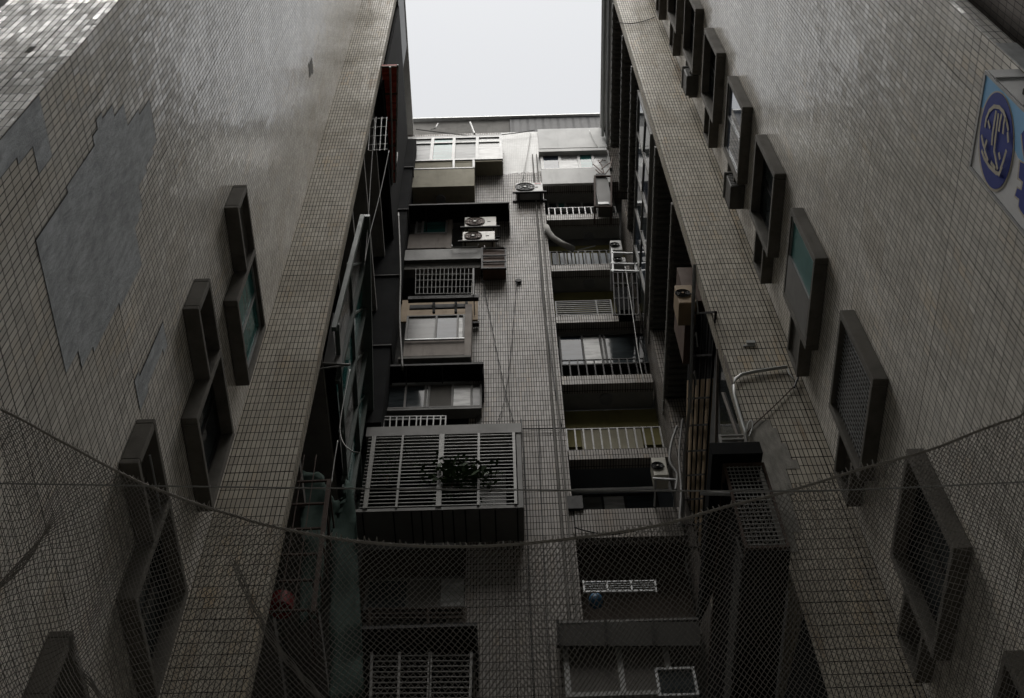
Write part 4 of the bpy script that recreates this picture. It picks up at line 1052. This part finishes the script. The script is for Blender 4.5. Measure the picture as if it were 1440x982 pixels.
def artw(loop, off, mat, name): MB().prism([Vector((SX-off, p.y, p.z)) for p in loop], (.0025, 0, 0)).build(name, mat, fc)
lc = [sp(u, v) for u, v in ((1379.5, 185), (1403, 131), (1427, 190), (1401, 266))]
import itertools
def ring_px(cu, cv, a, b, th, n=44):
    out = []
    for k in range(n):
        q = 2*math.pi*k/n; x, y = a*math.cos(q), b*math.sin(q)
        out.append((cu+x*math.cos(th)-y*math.sin(th), cv+x*math.sin(th)+y*math.cos(th)))
    return out
E0 = (1402.5, 198, 23.5, 68, .02)
artw([sp(u, v) for u, v in ring_px(1402, 199, 25.3, 71, .02)], .007, 'gold', 'logo_edge')
artw([sp(u, v) for u, v in ring_px(*E0)], .011, 'blue', 'logo_disc')
def ringband(ri, ro, off, mat, name, cu=1402.5, cv=196, th=.02):
    mb = MB(); a, b = ring_px(cu, cv, 23.5*ri, 68*ri, th), ring_px(cu, cv, 23.5*ro, 68*ro, th)
    for k in range(44):
        q = (k+1) % 44
        mb.prism([sp(*a[k], off), sp(*b[k], off), sp(*b[q], off), sp(*a[q], off)], (.0025, 0, 0))
    mb.build(name, mat, fc)
def glyph(strokes, off, w, mat, name):
    mb = MB()
    k_ = 0
    for s_ in strokes:
        for a, b in zip(s_[:-1], s_[1:]):
            k_ += 1; oo = off+.0006*k_
            p, q = sp(*a, oo), sp(*b, oo); d = (q-p).normalized(); e = Vector((0, -d.z, d.y))*w/2
            p2, q2 = p-d*w*.35, q+d*w*.35
            mb.prism([p2+e, q2+e, q2-e, p2-e], (.0022, 0, 0))
    mb.build(name, mat, fc)
G_ = [[(108, 422), (115, 378), (132, 338), (158, 314), (188, 318), (212, 345), (230, 395), (238, 440)], [(128, 398), (136, 428)], [(148, 520), (152, 470), (163, 400), (172, 345)], [(163, 548), (170, 480), (178, 420), (186, 360)],
      [(190, 445), (196, 400), (204, 362)], [(213, 458), (218, 410), (224, 380)], [(243, 505), (240, 462)], [(96, 478), (104, 520), (112, 545)], [(112, 545), (124, 505)], [(98, 560), (112, 600), (140, 645), (178, 682), (192, 684)],
      [(152, 625), (172, 655)], [(168, 560), (178, 610), (186, 655)], [(196, 575), (200, 600)], [(206, 655), (222, 610), (236, 560)], [(196, 690), (212, 650)], [(118, 560), (134, 610)]]
glyph([[(1360+x/3.93, 70+y/3.93) for x, y in st_] for st_ in G_], .0145, .034, 'gold', 'logo_glyph')
art([(1436, 190), (1446, 180), (1450, 320), (1440, 306), (1435, 298), (1432, 292), (1433, 282), (1427, 277), (1431, 262), (1436, 266), (1437, 256), (1431, 252), (1434, 225), (1441, 228), (1438, 210)], .006, 'gold', 'character_edge')
art([(1438, 188), (1446, 178), (1452, 318), (1441, 302), (1436, 295), (1434, 290), (1435, 280), (1429, 275), (1432, 265), (1438, 268), (1440, 256), (1434, 250), (1436, 228), (1443, 231), (1440, 208)], .010, 'blue', 'character')
MB().box(4.5, sy0-.05, 10.72, 4.62, sy0-.001, 10.8).build('clip', 'blackm', t)
for z in (11.2, 10.5): MB().box(4.41, sy0-.012, z, 4.69, sy0-.001, z+.02).build('panel_joint', 'steel', t)

# ------------------------------------------------------------------ light: overcast sky, weak diffuse sun
w = bpy.data.worlds.new('World'); scene.world = w; w.use_nodes = True
nt = w.node_tree; bg = nt.nodes['Background']
sky = nt.nodes.new('ShaderNodeTexSky'); sky.sky_type = 'NISHITA'; sky.sun_disc = False
SUN_EL, SUN_AZ = R(75), R(188)
sky.sun_elevation = SUN_EL; sky.sun_rotation = SUN_AZ; sky.air_density = 1.; sky.dust_density = 6.; sky.ozone_density = 1.
hs = nt.nodes.new('ShaderNodeHueSaturation'); hs.inputs['Saturation'].default_value = .10
nt.links.new(sky.outputs[0], hs.inputs['Color'])
mx = nt.nodes.new('ShaderNodeMix'); mx.data_type = 'RGBA'; mx.inputs[0].default_value = .82   # closed cloud layer over the clear-sky model
mx.inputs[7].default_value = (2.28, 2.335, 2.42, 1)
nt.links.new(hs.outputs[0], mx.inputs[6]); nt.links.new(mx.outputs[2], bg.inputs[0])
bg.inputs[1].default_value = .0565
sun = bpy.data.lights.new('sun', 'SUN'); sun.energy = 1.5; sun.angle = R(48); sun.color = (1, .97, .93)
so = bpy.data.objects.new('sun', sun); COL.objects.link(so)
sd = Vector((math.sin(SUN_AZ)*math.cos(SUN_EL), math.cos(SUN_AZ)*math.cos(SUN_EL), math.sin(SUN_EL)))
so.rotation_euler = (-sd).to_track_quat('-Z', 'Y').to_euler()
scene.view_settings.view_transform = 'Standard'; scene.view_settings.look = 'None'
scene.view_settings.exposure = 2.3; scene.view_settings.gamma = 1
scene.cycles.max_bounces = 8; scene.cycles.diffuse_bounces = 5; scene.cycles.glossy_bounces = 4
scene.cycles.use_denoising = True
